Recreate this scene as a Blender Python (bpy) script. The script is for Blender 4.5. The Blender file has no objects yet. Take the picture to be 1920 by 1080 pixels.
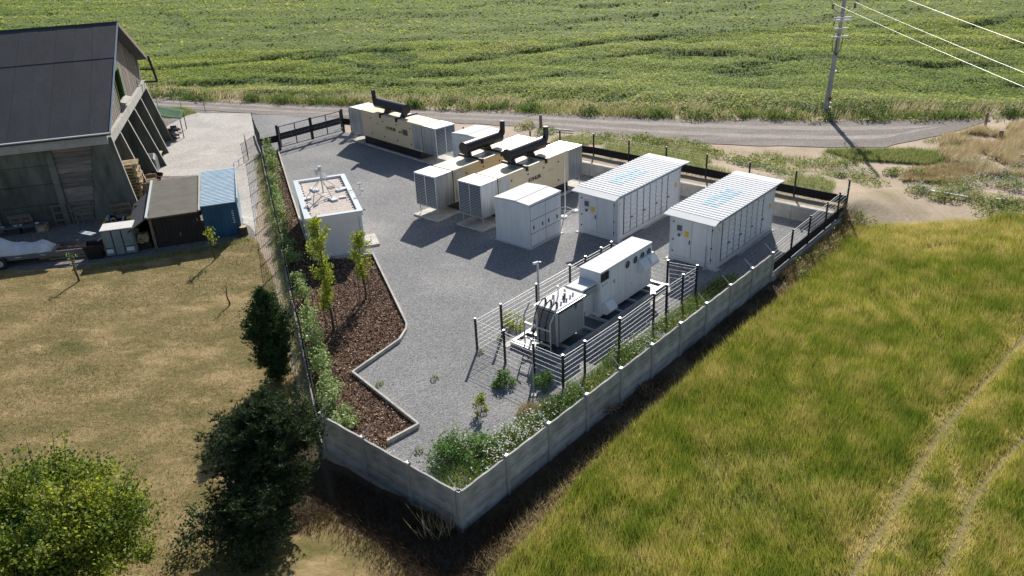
# Aerial view of a fenced power-supply yard between a barn, a lawn and green fields.
import bpy, bmesh, math, random
import numpy as np
from mathutils import Vector, Matrix

sc = bpy.context.scene
COL = sc.collection
PI = math.pi
rad = math.radians
random.seed(7)

# ------------------------------------------------------------------ camera
cam_d = bpy.data.cameras.new('camera'); cam = bpy.data.objects.new('camera', cam_d); COL.objects.link(cam)
PITCH, ROLL = 0.4583, -0.0481
fw = Vector((0, math.cos(PITCH), -math.sin(PITCH))); up0 = Vector((0, math.sin(PITCH), math.cos(PITCH))); ri0 = Vector((1, 0, 0))
ri = ri0*math.cos(ROLL) + up0*math.sin(ROLL); upv = -ri0*math.sin(ROLL) + up0*math.cos(ROLL)
cam.matrix_world = Matrix(((ri.x, upv.x, -fw.x, 0), (ri.y, upv.y, -fw.y, 0), (ri.z, upv.z, -fw.z, 16.319), (0, 0, 0, 1)))
cam_d.sensor_width = 36; cam_d.lens = 28.145; cam_d.clip_end = 3000; cam_d.clip_start = 0.5
sc.camera = cam

# ------------------------------------------------------------------ world, sun, exposure
SUN_EL, SUN_AZ = rad(33.5), rad(80.0)                # azimuth measured from +X towards +Y
w = bpy.data.worlds.new('World'); sc.world = w; w.use_nodes = True
nt = w.node_tree; bg = nt.nodes['Background']
sky = nt.nodes.new('ShaderNodeTexSky'); sky.sky_type = 'NISHITA'; sky.sun_disc = False
sky.sun_elevation = SUN_EL; sky.sun_rotation = PI/2 - SUN_AZ; sky.altitude = 200
nt.links.new(sky.outputs[0], bg.inputs[0]); bg.inputs[1].default_value = 0.072
sd = bpy.data.lights.new('sun', 'SUN'); sd.energy = 4.9; sd.angle = rad(0.5); sd.color = (1.0, 0.94, 0.84)
sun = bpy.data.objects.new('sun', sd); COL.objects.link(sun); sun.location = (0, 0, 60)
sun.rotation_euler = Vector((-math.cos(SUN_EL)*math.cos(SUN_AZ), -math.cos(SUN_EL)*math.sin(SUN_AZ), -math.sin(SUN_EL))).to_track_quat('-Z', 'Y').to_euler()
sc.view_settings.view_transform = 'Standard'; sc.view_settings.look = 'None'
sc.view_settings.exposure = 0.42; sc.view_settings.gamma = 1.0
sc.render.engine = 'CYCLES'

# ------------------------------------------------------------------ site frame: s runs along the long wall, t into the yard
YAW = 0.8375
AX, AY = -1.755, 17.523
CU, SU = math.cos(YAW), math.sin(YAW)
def S(s, t): return (AX + CU*s - SU*t, AY + SU*s + CU*t)
def toST(x, y):
    dx, dy = x-AX, y-AY
    return dx*CU + dy*SU, -dx*SU + dy*CU

# ------------------------------------------------------------------ materials
MATS = {}
def ramp_set(r, stops):
    e = r.color_ramp.elements
    while len(e) > len(stops): e.remove(e[-1])
    while len(e) < len(stops): e.new(0.5)
    for el, (p, c) in zip(e, stops):
        el.position = p; el.color = (*c, 1)
def mat(name, color, rough=0.7, metal=0.0, var=0.0, scale=3.0, bump=0.0, bscale=30.0, color2=None, stretch=None, spec=0.5, coord='Object', each=0.0):
    if name in MATS: return MATS[name]
    m = bpy.data.materials.new(name); m.use_nodes = True; n = m.node_tree; P = n.nodes['Principled BSDF']
    P.inputs['Roughness'].default_value = rough; P.inputs['Metallic'].default_value = metal
    P.inputs['Specular IOR Level'].default_value = spec
    P.inputs['Base Color'].default_value = (*color, 1)
    if var or bump or color2:
        tc = n.nodes.new('ShaderNodeTexCoord'); src = tc.outputs[coord]
        if coord == 'World':
            pass
        if stretch:
            mp = n.nodes.new('ShaderNodeMapping'); n.links.new(src, mp.inputs[0]); mp.inputs['Scale'].default_value = stretch; src = mp.outputs[0]
        if var or color2:
            no = n.nodes.new('ShaderNodeTexNoise'); no.inputs['Scale'].default_value = scale; no.inputs['Detail'].default_value = 6; no.inputs['Roughness'].default_value = 0.65
            n.links.new(src, no.inputs['Vector'])
            r = n.nodes.new('ShaderNodeValToRGB'); n.links.new(no.outputs['Fac'], r.inputs[0])
            c2 = color2 or tuple(max(0, c*(1-var)) for c in color)
            c1 = color if color2 else tuple(min(1, c*(1+var*0.6)) for c in color)
            ramp_set(r, [(0.32, c2), (0.66, c1)])
            n.links.new(r.outputs[0], P.inputs['Base Color'])
        if bump:
            nb = n.nodes.new('ShaderNodeTexNoise'); nb.inputs['Scale'].default_value = bscale; nb.inputs['Detail'].default_value = 4
            n.links.new(src, nb.inputs['Vector'])
            b = n.nodes.new('ShaderNodeBump'); b.inputs['Strength'].default_value = bump; b.inputs['Distance'].default_value = 0.03
            n.links.new(nb.outputs['Fac'], b.inputs['Height']); n.links.new(b.outputs[0], P.inputs['Normal'])
    if each:      # every piece has its own slightly different tone
        oi = n.nodes.new('ShaderNodeObjectInfo'); mr = n.nodes.new('ShaderNodeMapRange'); n.links.new(oi.outputs['Random'], mr.inputs[0])
        mr.inputs[3].default_value = 1-each; mr.inputs[4].default_value = 1+each*0.6
        hs = n.nodes.new('ShaderNodeHueSaturation'); n.links.new(mr.outputs[0], hs.inputs['Value'])
        lk = P.inputs['Base Color'].links
        if lk: n.links.new(lk[0].from_socket, hs.inputs['Color'])
        else: hs.inputs['Color'].default_value = (*color, 1)
        n.links.new(hs.outputs[0], P.inputs['Base Color'])
    MATS[name] = m
    return m

def noise_node(n, src, scale, detail=5, rough=0.6):
    no = n.nodes.new('ShaderNodeTexNoise'); no.inputs['Scale'].default_value = scale; no.inputs['Detail'].default_value = detail; no.inputs['Roughness'].default_value = rough
    n.links.new(src, no.inputs['Vector']); return no.outputs['Fac']
def ramp_node(n, fac, stops):
    r = n.nodes.new('ShaderNodeValToRGB'); n.links.new(fac, r.inputs[0]); ramp_set(r, stops); return r.outputs[0]
def mix_node(n, fac, a, b):
    mx = n.nodes.new('ShaderNodeMix'); mx.data_type = 'RGBA'
    if isinstance(fac, float): mx.inputs[0].default_value = fac
    else: n.links.new(fac, mx.inputs[0])
    n.links.new(a, mx.inputs[6]); n.links.new(b, mx.inputs[7]); return mx.outputs[2]

def ground_mat(name, fine, coarse, fine_scale, coarse_scale, blend_scale=0.25, bump=0.6, bdist=0.03, grain=None, stretch=None, rough=0.95):
    """fine, coarse: ramp stops for two noises; grain: (scale, low, high) multiplies a voronoi stone colour in"""
    m = bpy.data.materials.new(name); m.use_nodes = True; n = m.node_tree; P = n.nodes['Principled BSDF']
    P.inputs['Roughness'].default_value = rough; P.inputs['Specular IOR Level'].default_value = 0.25
    tc = n.nodes.new('ShaderNodeTexCoord'); src = tc.outputs['Object']
    if stretch:
        mp = n.nodes.new('ShaderNodeMapping'); n.links.new(src, mp.inputs[0]); mp.inputs['Rotation'].default_value = (0, 0, stretch[0]); mp.inputs['Scale'].default_value = (stretch[1], stretch[2], 1); cs = mp.outputs[0]
    else: cs = src
    f1 = noise_node(n, src, fine_scale, 6, 0.7); c = ramp_node(n, f1, fine)
    f2 = noise_node(n, cs, coarse_scale, 6, 0.62); c2 = ramp_node(n, f2, coarse)
    f3 = noise_node(n, src, blend_scale, 3)
    bl = ramp_node(n, f3, [(0.38, (0.25,)*3), (0.62, (0.8,)*3)])
    col = mix_node(n, bl, c, c2)
    h = f1
    if grain:
        vo = n.nodes.new('ShaderNodeTexVoronoi'); vo.inputs['Scale'].default_value = grain[0]; n.links.new(src, vo.inputs['Vector'])
        sp = n.nodes.new('ShaderNodeSeparateColor'); n.links.new(vo.outputs['Color'], sp.inputs[0])
        g = ramp_node(n, sp.outputs[0], [(0.0, (grain[1],)*3), (0.55, ((grain[1]+grain[2])/2,)*3), (1.0, (grain[2],)*3)])
        mu = n.nodes.new('ShaderNodeMix'); mu.data_type = 'RGBA'; mu.blend_type = 'MULTIPLY'; mu.inputs[0].default_value = 1
        n.links.new(col, mu.inputs[6]); n.links.new(g, mu.inputs[7]); col = mu.outputs[2]
        h = vo.outputs['Distance']
    n.links.new(col, P.inputs['Base Color'])
    b = n.nodes.new('ShaderNodeBump'); b.inputs['Strength'].default_value = bump; b.inputs['Distance'].default_value = bdist
    if grain: b.invert = True
    n.links.new(h, b.inputs['Height']); n.links.new(b.outputs[0], P.inputs['Normal'])
    return m

def leaf_mat(name, stops, trans=0.4, patch=None, rough=0.6, gloss=0.025):
    """colour from the per-leaf 'tint' attribute; patch = (scale, stops, strength) adds broad patches of another growth colour"""
    m = bpy.data.materials.new(name); m.use_nodes = True; n = m.node_tree
    for x in list(n.nodes): n.nodes.remove(x)
    out = n.nodes.new('ShaderNodeOutputMaterial')
    at = n.nodes.new('ShaderNodeAttribute'); at.attribute_name = 'tint'
    col = ramp_node(n, at.outputs['Fac'], stops)
    if patch:
        tc = n.nodes.new('ShaderNodeTexCoord'); f = noise_node(n, tc.outputs['Object'], patch[0], 4, 0.6)
        pc = ramp_node(n, at.outputs['Fac'], patch[1])
        fr = ramp_node(n, f, [(patch[2], (0, 0, 0)), (patch[3], (patch[4],)*3)])
        col = mix_node(n, fr, col, pc)
    d = n.nodes.new('ShaderNodeBsdfDiffuse'); t = n.nodes.new('ShaderNodeBsdfTranslucent'); g = n.nodes.new('ShaderNodeBsdfGlossy')
    g.inputs['Roughness'].default_value = rough; g.inputs['Color'].default_value = (1, 1, 1, 1)
    n.links.new(col, d.inputs[0]); n.links.new(col, t.inputs[0])
    mx = n.nodes.new('ShaderNodeMixShader'); mx.inputs[0].default_value = trans
    n.links.new(d.outputs[0], mx.inputs[1]); n.links.new(t.outputs[0], mx.inputs[2])
    m2 = n.nodes.new('ShaderNodeMixShader'); m2.inputs[0].default_value = gloss
    n.links.new(mx.outputs[0], m2.inputs[1]); n.links.new(g.outputs[0], m2.inputs[2])
    n.links.new(m2.outputs[0], out.inputs[0])
    return m

# ------------------------------------------------------------------ mesh helpers
class MB:
    def __init__(self): self.v = []; self.f = []
    def _add(self, vs, fs):
        o = len(self.v); self.v += [tuple(x) for x in vs]; self.f += [tuple(i+o for i in f) for f in fs]; return self
    def box(self, x0, y0, z0, x1, y1, z1):
        vs = [(x, y, z) for z in (z0, z1) for y in (y0, y1) for x in (x0, x1)]
        return self._add(vs, [(0,2,3,1),(4,5,7,6),(0,1,5,4),(2,6,7,3),(0,4,6,2),(1,3,7,5)])
    def cbox(self, c, size, rot=None):
        sx, sy, sz = (q/2 for q in size); vs = []
        for z in (-sz, sz):
            for y in (-sy, sy):
                for x in (-sx, sx):
                    p = Vector((x, y, z))
                    if rot is not None: p = rot @ p
                    vs.append((p.x+c[0], p.y+c[1], p.z+c[2]))
        return self._add(vs, [(0,2,3,1),(4,5,7,6),(0,1,5,4),(2,6,7,3),(0,4,6,2),(1,3,7,5)])
    def prism(self, poly, a, b, axis='x'):
        """poly: 2D outline; extruded from a to b along axis (remaining coordinates in order)"""
        n = len(poly)
        def p3(p, h): return {'x': (h, p[0], p[1]), 'y': (p[0], h, p[1]), 'z': (p[0], p[1], h)}[axis]
        vs = [p3(p, a) for p in poly] + [p3(p, b) for p in poly]
        fs = [tuple(range(n))[::-1], tuple(range(n, 2*n))] + [(i, (i+1) % n, n+(i+1) % n, n+i) for i in range(n)]
        return self._add(vs, fs)
    def cyl(self, p0, p1, r0, r1=None, n=12, caps=True):
        r1 = r0 if r1 is None else r1
        p0, p1 = Vector(p0), Vector(p1); d = (p1-p0).normalized()
        a = d.orthogonal().normalized(); b = d.cross(a)
        vs = []
        for p, r in ((p0, r0), (p1, r1)):
            for i in range(n):
                q = p + (a*math.cos(2*PI*i/n) + b*math.sin(2*PI*i/n))*r; vs.append(tuple(q))
        fs = [(i, (i+1) % n, n+(i+1) % n, n+i) for i in range(n)]
        if caps: fs += [tuple(range(n))[::-1], tuple(range(n, 2*n))]
        return self._add(vs, fs)
    def tube(self, pts, r, n=6):
        for a, b in zip(pts[:-1], pts[1:]): self.cyl(a, b, r, r, n)
        return self
    def quad(self, a, b, c, d): return self._add([a, b, c, d], [(0, 1, 2, 3)])
    def build(self, name, m, parent=None, smooth=False, bevel=0.0):
        me = bpy.data.meshes.new(name); me.from_pydata(self.v, [], self.f)
        bm = bmesh.new(); bm.from_mesh(me); bmesh.ops.recalc_face_normals(bm, faces=bm.faces); bm.to_mesh(me); bm.free()
        if m: me.materials.append(m)
        if smooth:
            me.shade_auto_smooth if False else None
            for p in me.polygons: p.use_smooth = True
            me.set_sharp_from_angle(angle=rad(40))
        o = bpy.data.objects.new(name, me); COL.objects.link(o)
        if parent: o.parent = parent
        if bevel:
            bv = o.modifiers.new('bevel', 'BEVEL'); bv.width = bevel; bv.segments = 1; bv.limit_method = 'ANGLE'
        return o

def link(name, mesh, parent=None, loc=(0,0,0), rz=0):
    o = bpy.data.objects.new(name, mesh); COL.objects.link(o); o.location = loc; o.rotation_euler = (0, 0, rz)
    if parent: o.parent = parent
    return o
def tag(o, label=None, cat=None, group=None, kind=None):
    if label: o['label'] = label
    if cat: o['category'] = cat
    if group: o['group'] = group
    if kind: o['kind'] = kind
    return o
def thing(name, label, cat, xy=(0,0), z=0, rz=0, group=None):
    o = bpy.data.objects.new(name, None); COL.objects.link(o); o.location = (xy[0], xy[1], z); o.rotation_euler = (0, 0, rz)
    o.empty_display_size = 0.3
    return tag(o, label, cat, group)
def copy_thing(o, loc=None, rz=None, label=None, parent=None):
    c = o.copy(); COL.objects.link(c)
    if parent is not None: c.parent = parent
    if loc is not None: c.location = loc
    if rz is not None: c.rotation_euler = (0, 0, rz)
    if label: c['label'] = label
    for ch in o.children: copy_thing(ch, parent=c)
    return c

def npmesh(name, V, F, m, tint=None, parent=None, smooth=False):
    V = np.ascontiguousarray(V, np.float32); F = np.ascontiguousarray(F, np.int32); k = F.shape[1]
    me = bpy.data.meshes.new(name)
    me.vertices.add(len(V)); me.vertices.foreach_set('co', V.ravel())
    me.loops.add(F.size); me.loops.foreach_set('vertex_index', F.ravel())
    me.polygons.add(len(F)); me.polygons.foreach_set('loop_start', np.arange(0, F.size, k, dtype=np.int32))
    if smooth: me.polygons.foreach_set('use_smooth', np.ones(len(F), bool))
    me.update(calc_edges=True)
    if tint is not None:
        a = me.attributes.new('tint', 'FLOAT', 'POINT'); a.data.foreach_set('value', np.ascontiguousarray(tint, np.float32))
    me.materials.append(m)
    o = bpy.data.objects.new(name, me); COL.objects.link(o)
    if parent: o.parent = parent
    return o

# value noise in numpy (for densities and heights)
_tab = np.random.default_rng(3).random((256, 256))
def vnoise(x, y):
    xi = np.floor(x).astype(int); yi = np.floor(y).astype(int); fx = x-xi; fy = y-yi
    fx = fx*fx*(3-2*fx); fy = fy*fy*(3-2*fy)
    g = lambda i, j: _tab[i % 256, j % 256]
    return (g(xi, yi)*(1-fx)+g(xi+1, yi)*fx)*(1-fy) + (g(xi, yi+1)*(1-fx)+g(xi+1, yi+1)*fx)*fy
def fbm(x, y, o=4):
    s = 0; a = 0.5; t = 0
    for i in range(o): s = s + a*vnoise(x*2**i+17*i, y*2**i+31*i); t += a; a *= 0.55
    return s/t
def in_poly(x, y, poly):
    r = np.zeros(x.shape, bool); n = len(poly)
    for i in range(n):
        x1, y1 = poly[i]; x2, y2 = poly[(i+1) % n]
        c = ((y1 > y) != (y2 > y)) & (x < (x2-x1)*(y-y1)/((y2-y1) if y2 != y1 else 1e-9)+x1); r ^= c
    return r
def dist_polyline(x, y, pts):
    d = np.full(x.shape, 1e9)
    for (x1, y1), (x2, y2) in zip(pts[:-1], pts[1:]):
        L = (x2-x1)**2+(y2-y1)**2; u = np.clip(((x-x1)*(x2-x1)+(y-y1)*(y2-y1))/L, 0, 1)
        d = np.minimum(d, np.hypot(x-(x1+u*(x2-x1)), y-(y1+u*(y2-y1))))
    return d
def scatter(poly, n, rng):
    xs = [p[0] for p in poly]; ys = [p[1] for p in poly]
    A = (max(xs)-min(xs))*(max(ys)-min(ys))
    pa = 0.5*abs(sum(poly[i][0]*poly[(i+1)%len(poly)][1]-poly[(i+1)%len(poly)][0]*poly[i][1] for i in range(len(poly))))
    k = int(n*A/pa); x = rng.uniform(min(xs), max(xs), k); y = rng.uniform(min(ys), max(ys), k)
    q = in_poly(x, y, poly); return x[q], y[q]
def smooth01(x, a, b):
    u = np.clip((x-a)/(b-a), 0, 1); return u*u*(3-2*u)
def berm(x, y):
    """ground height: flat, with a bank held by the retaining wall behind the yard"""
    s = (x-AX)*CU+(y-AY)*SU; t = -(x-AX)*SU+(y-AY)*CU
    soft = smooth01(-t, -0.25, 0.6)
    return 0.8*np.clip((s-27.9)/(0.12+3.0*soft), 0, 1)*(1-smooth01(s, 30.5, 37))*smooth01(t, -3.5, 0.2)*(1-smooth01(t, 17, 25))

def blade_mesh(x, y, z, h, wd, lean, rng, az=None, tipdir=None):
    """one triangle per blade"""
    N = len(x); a = rng.uniform(0, 2*PI, N) if az is None else az
    la = rng.uniform(0, 2*PI, N) if tipdir is None else tipdir
    dx, dy = np.cos(a)*wd/2, np.sin(a)*wd/2
    V = np.empty((N, 3, 3)); V[:, 0] = np.stack([x-dx, y-dy, z], 1); V[:, 1] = np.stack([x+dx, y+dy, z], 1)
    V[:, 2] = np.stack([x+np.cos(la)*lean*h, y+np.sin(la)*lean*h, z+h], 1)
    return V.reshape(-1, 3), np.arange(3*N).reshape(-1, 3)
def leaf_mesh(C, size, rng, flat=0.0, aspect=0.55):
    """one rhombus per leaf, random orientation (flat: 0 random .. 1 horizontal)"""
    N = len(C); u = rng.normal(size=(N, 3)); u[:, 2] *= (1-flat); u /= np.linalg.norm(u, axis=1)[:, None]
    q = rng.normal(size=(N, 3)); q[:, 2] *= (1-flat); v = np.cross(u, np.cross(q, u)); v /= np.linalg.norm(v, axis=1)[:, None]+1e-9
    s = np.asarray(size).reshape(-1, 1)*np.ones((N, 1)); a = u*s/2; b = v*s*aspect/2
    V = np.stack([C-a, C+b-a*0.1, C+a, C-b-a*0.1], 1).reshape(-1, 3)
    return V, np.arange(4*N).reshape(-1, 4)
def poly_sheet(name, poly, z, m, label=None, cut=0.6, rough=0.0, seed=1):
    """flat ground sheet from an outline; edges are subdivided and jittered for a natural border"""
    rng = random.Random(seed); pts = []
    for i, p in enumerate(poly):
        q = poly[(i+1) % len(poly)]; L = math.dist(p, q); k = max(1, int(L/cut)) if rough else 1
        for j in range(k):
            u = j/k; pts.append((p[0]+(q[0]-p[0])*u+rng.uniform(-rough, rough)*(j > 0), p[1]+(q[1]-p[1])*u+rng.uniform(-rough, rough)*(j > 0)))
    me = bpy.data.meshes.new(name); bm = bmesh.new()
    f = bm.faces.new([bm.verts.new((x, y, z)) for x, y in pts]); f.normal_update()
    if f.normal.z < 0: f.normal_flip()
    bmesh.ops.triangulate(bm, faces=bm.faces); bm.to_mesh(me); bm.free(); me.materials.append(m)
    o = bpy.data.objects.new(name, me); COL.objects.link(o); o['kind'] = 'structure'
    return o

# ------------------------------------------------------------------ shared materials
M_white = mat('white_paint', (0.62, 0.64, 0.675), 0.75, var=0.05, scale=1.5)  # darker copy of the white paint, mainly for sunlit roofs
M_white_lift = mat('white_paint_bounce_lift', (0.735, 0.755, 0.785), 0.65, var=0.08, scale=1.4, stretch=(2.5, 2.5, 0.4), bump=0.03, bscale=4, each=0.05)  # same white paint, bounce light painted in as brighter albedo for shaded faces
M_grey_paint = mat('grey_paint', (0.40, 0.42, 0.43), 0.45, var=0.1, scale=2)
M_trgrey = mat('transformer_grey', (0.31, 0.325, 0.335), 0.5, var=0.12, scale=2)
M_barb = mat('barbed_wire', (0.20, 0.20, 0.20), 0.8, spec=0.1)
M_dgrey = mat('dark_grey_paint', (0.12, 0.13, 0.14), 0.5, var=0.15, scale=3)
M_black = mat('black_paint', (0.012, 0.012, 0.014), 0.5)
M_blacksoft = mat('black_screen', (0.008, 0.008, 0.011), 0.9)
M_seam = mat('seam_shadow_gap', (0.03, 0.03, 0.035), 0.8)
M_cream = mat('cream_paint', (0.72, 0.60, 0.40), 0.5, var=0.05, scale=1.3)
M_louvre = mat('louvre_metal', (0.27, 0.31, 0.37), 0.5, 0.4)
M_galv = mat('galvanised_sheet', (0.49, 0.53, 0.58), 0.42, 0.85, var=0.30, scale=1.3, stretch=(5, 5, 0.35), bump=0.16, bscale=2.2)
M_galv_pole = mat('galvanised_steel', (0.55, 0.57, 0.58), 0.45, 0.6, var=0.2, scale=4)
M_wire = mat('zinc_wire', (0.70, 0.71, 0.72), 0.45, 0.0)
M_darkwire = mat('coated_wire', (0.02, 0.035, 0.045), 0.6)
M_silencer = mat('silencer_black', (0.03, 0.03, 0.035), 0.38, 0.3, var=0.2, scale=3)
M_conc = mat('concrete', (0.40, 0.39, 0.37), 0.9, var=0.22, scale=1.6, bump=0.25, bscale=25)
M_plank = mat('precast_concrete', (0.43, 0.425, 0.41), 0.9, var=0.42, scale=1.3, stretch=(1, 1, 3), bump=0.25, bscale=18, each=0.22)
M_pad = mat('concrete_pad', (0.58, 0.56, 0.51), 0.9, var=0.25, scale=2, bump=0.2, bscale=30, each=0.1)
M_kerb = mat('kerb_concrete', (0.50, 0.48, 0.44), 0.9, var=0.25, scale=4, bump=0.25, bscale=40, each=0.15)
M_oldconc = mat('weathered_concrete', (0.19, 0.195, 0.17), 0.92, var=0.55, scale=0.8, color2=(0.065, 0.075, 0.058), stretch=(1.3, 1.3, 0.45), bump=0.3, bscale=9, each=0.25)
M_bitumen = mat('bitumen_felt', (0.050, 0.054, 0.064), 0.75, var=0.22, scale=0.7, stretch=(1, 0.2, 1), bump=0.2, bscale=6)
M_boards = mat('weathered_boards', (0.24, 0.21, 0.185), 0.9, var=0.45, scale=2.2, stretch=(0.4, 1, 6), bump=0.3, bscale=12, each=0.35)
M_wood = mat('pallet_wood', (0.50, 0.39, 0.24), 0.85, var=0.35, scale=5, bump=0.2, bscale=30, each=0.3)
M_wood_old = mat('old_wood', (0.22, 0.18, 0.14), 0.9, var=0.4, scale=6, bump=0.2, bscale=30)
M_bark = mat('bark', (0.09, 0.065, 0.045), 0.95, var=0.4, scale=8, bump=0.4, bscale=30)
M_blue = mat('blue_sheet_metal', (0.016, 0.105, 0.205), 0.5, 0.0, var=0.35, scale=1.5, stretch=(1, 1, 0.4))
M_blueroof = mat('pale_blue_sheet', (0.50, 0.63, 0.72), 0.4, 0.0, var=0.15, scale=2)
M_brownshed = mat('tarred_board', (0.035, 0.026, 0.022), 0.8, var=0.4, scale=2, stretch=(1, 1, 3))
M_felt = mat('grey_felt', (0.125, 0.115, 0.10), 0.9, var=0.25, scale=1.5, bump=0.15, bscale=30)
M_stucco = mat('white_render', (0.80, 0.775, 0.75), 0.85, var=0.06, scale=1.2, bump=0.1, bscale=60)
M_cap = mat('flashing', (0.62, 0.68, 0.72), 0.35, 0.2)
M_yellow = mat('yellow_plate', (0.75, 0.52, 0.05), 0.5)
M_blueprint = mat('blue_print', (0.10, 0.43, 0.72), 0.6)
M_glass = mat('dark_glass', (0.02, 0.025, 0.03), 0.1)
M_greyglass = mat('display_glass', (0.10, 0.13, 0.15), 0.2)
M_rust = mat('rust_red', (0.18, 0.05, 0.025), 0.8, var=0.3, scale=6)
M_tarp = mat('grey_tarpaulin', (0.66, 0.67, 0.71), 0.55, var=0.2, scale=2, bump=0.4, bscale=4)
M_greentarp = mat('green_tarpaulin', (0.06, 0.115, 0.075), 0.95, var=0.3, scale=2, spec=0.1)
M_fillet = mat('skid_steel', (0.07, 0.085, 0.10), 0.5, 0.2, var=0.15, scale=3)
M_skidlight = mat('skid_beam', (0.38, 0.40, 0.42), 0.45, 0.4, var=0.15, scale=3)
M_poleconc = mat('spun_concrete', (0.40, 0.39, 0.40), 0.85, var=0.2, scale=2, stretch=(1, 1, 0.3), bump=0.1, bscale=20)
M_orange = mat('orange_plastic', (0.7, 0.15, 0.03), 0.5)
M_kraft = mat('cardboard', (0.38, 0.24, 0.14), 0.9)

# ------------------------------------------------------------------ ground, fields, road
M_gravel = ground_mat('yard_gravel', [(0.3, (0.20, 0.205, 0.215)), (0.7, (0.31, 0.31, 0.32))], [(0.3, (0.19, 0.195, 0.205)), (0.5, (0.265, 0.265, 0.272)), (0.7, (0.35, 0.345, 0.345))], 26, 0.20, 0.2, 0.7, 0.025, (28, 0.58, 1.38))
M_road = ground_mat('road_gravel', [(0.3, (0.17, 0.15, 0.14)), (0.7, (0.28, 0.25, 0.235))], [(0.32, (0.17, 0.15, 0.14)), (0.68, (0.33, 0.295, 0.27))], 14, 0.5, 0.2, 0.6, 0.03, (16, 0.7, 1.3), (rad(-17), 0.16, 1.6))
M_drive = ground_mat('driveway_surface', [(0.3, (0.37, 0.355, 0.335)), (0.7, (0.52, 0.50, 0.475))], [(0.3, (0.32, 0.30, 0.28)), (0.7, (0.60, 0.58, 0.555))], 9, 0.35, 0.3, 0.4, 0.03, (14, 0.8, 1.2))
M_barnyard = ground_mat('barn_yard_gravel', [(0.3, (0.12, 0.11, 0.10)), (0.7, (0.30, 0.27, 0.24))], [(0.3, (0.14, 0.13, 0.12)), (0.7, (0.30, 0.27, 0.25))], 10, 0.4, 0.3, 0.6, 0.03, (15, 0.6, 1.4))
M_lawn = ground_mat('dry_lawn', [(0.30, (0.125, 0.115, 0.04)), (0.52, (0.24, 0.18, 0.078)), (0.72, (0.43, 0.315, 0.165))], [(0.32, (0.07, 0.09, 0.022)), (0.48, (0.18, 0.15, 0.055)), (0.62, (0.43, 0.32, 0.17))], 4.5, 0.55, 0.22, 0.8, 0.05, None, (rad(20), 0.8, 1.25))
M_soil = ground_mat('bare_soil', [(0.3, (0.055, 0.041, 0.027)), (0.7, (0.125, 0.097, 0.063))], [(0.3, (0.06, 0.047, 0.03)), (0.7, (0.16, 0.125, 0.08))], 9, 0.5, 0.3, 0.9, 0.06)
M_fieldsoil = ground_mat('field_soil', [(0.3, (0.18, 0.16, 0.05)), (0.7, (0.34, 0.27, 0.12))], [(0.3, (0.16, 0.15, 0.045)), (0.7, (0.36, 0.28, 0.13))], 9, 0.5, 0.3, 0.9, 0.06)
M_waste = ground_mat('sandy_waste_ground', [(0.3, (0.34, 0.26, 0.19)), (0.7, (0.56, 0.45, 0.36))], [(0.30, (0.27, 0.22, 0.12)), (0.46, (0.48, 0.38, 0.29)), (0.7, (0.60, 0.49, 0.39))], 6, 0.22, 0.2, 0.7, 0.05)
M_mulchbase = ground_mat('bark_mulch', [(0.3, (0.05, 0.028, 0.018)), (0.7, (0.17, 0.10, 0.065))], [(0.3, (0.06, 0.036, 0.024)), (0.7, (0.17, 0.10, 0.066))], 16, 1.5, 0.3, 1.0, 0.05)
M_canopy = ground_mat('crop_canopy', [(0.3, (0.08, 0.12, 0.022)), (0.7, (0.16, 0.21, 0.045))], [(0.3, (0.09, 0.13, 0.025)), (0.7, (0.17, 0.21, 0.05))], 3, 0.2, 0.1, 1.0, 0.2)
M_bank = ground_mat('bank_grass', [(0.3, (0.30, 0.24, 0.16)), (0.7, (0.52, 0.42, 0.33))], [(0.3, (0.24, 0.21, 0.10)), (0.6, (0.48, 0.38, 0.29))], 5, 0.4, 0.3, 0.8, 0.06)

o = poly_sheet('ground', [(-900, -60), (900, -60), (900, 1500), (-900, 1500)], -0.02, M_waste)
# bank behind the retaining wall, following the rise of the ground
def grid_sheet(name, s0, s1, t0, t1, step, z, m):
    ss = np.arange(s0, s1+1e-6, step); tt = np.arange(t0, t1+1e-6, step)
    a, b = np.meshgrid(ss, tt, indexing='ij'); x = AX+CU*a-SU*b; y = AY+SU*a+CU*b
    n, k = a.shape; V = np.stack([x, y, berm(x, y)*1.0+z+0.05*(fbm(x*0.9, y*0.9)-0.5)*(berm(x, y) > 0.05)], -1).reshape(-1, 3)
    i = np.arange((n-1)*k).reshape(n-1, k)[:, :-1].ravel(); F = np.stack([i, i+k, i+k+1, i+1], 1)
    o = npmesh(name, V, F, m, smooth=True); o['kind'] = 'structure'; return o
grid_sheet('bank', 28.05, 38, -5.5, 26, 0.35, -0.012, M_bank)

lawn = poly_sheet('lawn', [(-26.30,37.93), (-21.91,37.95), (-18.35,38.75), (-15.91,39.87), (-13.94,40.88), (-11.60,35.52), (-8.82,26.94), (-6.48,21.21), (-1.74,17.51), (-1.6,5), (-70,5), (-70,40)], 0.0, M_lawn, cut=0.5, rough=0.06)
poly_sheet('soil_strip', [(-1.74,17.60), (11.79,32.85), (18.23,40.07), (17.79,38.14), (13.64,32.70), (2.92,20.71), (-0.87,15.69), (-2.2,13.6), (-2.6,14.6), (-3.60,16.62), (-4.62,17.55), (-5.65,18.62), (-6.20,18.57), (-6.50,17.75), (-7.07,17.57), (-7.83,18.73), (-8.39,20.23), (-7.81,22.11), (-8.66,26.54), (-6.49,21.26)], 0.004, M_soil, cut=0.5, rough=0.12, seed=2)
field = poly_sheet('barley_field', [(-1.15,15.80), (2.69,20.95), (13.53,32.94), (17.47,37.89), (20.52,38.08), (27.08,38.66), (48,33), (60,5), (-1.0,5)], 0.008, M_fieldsoil, cut=0.6, rough=0.10, seed=3)
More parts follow.
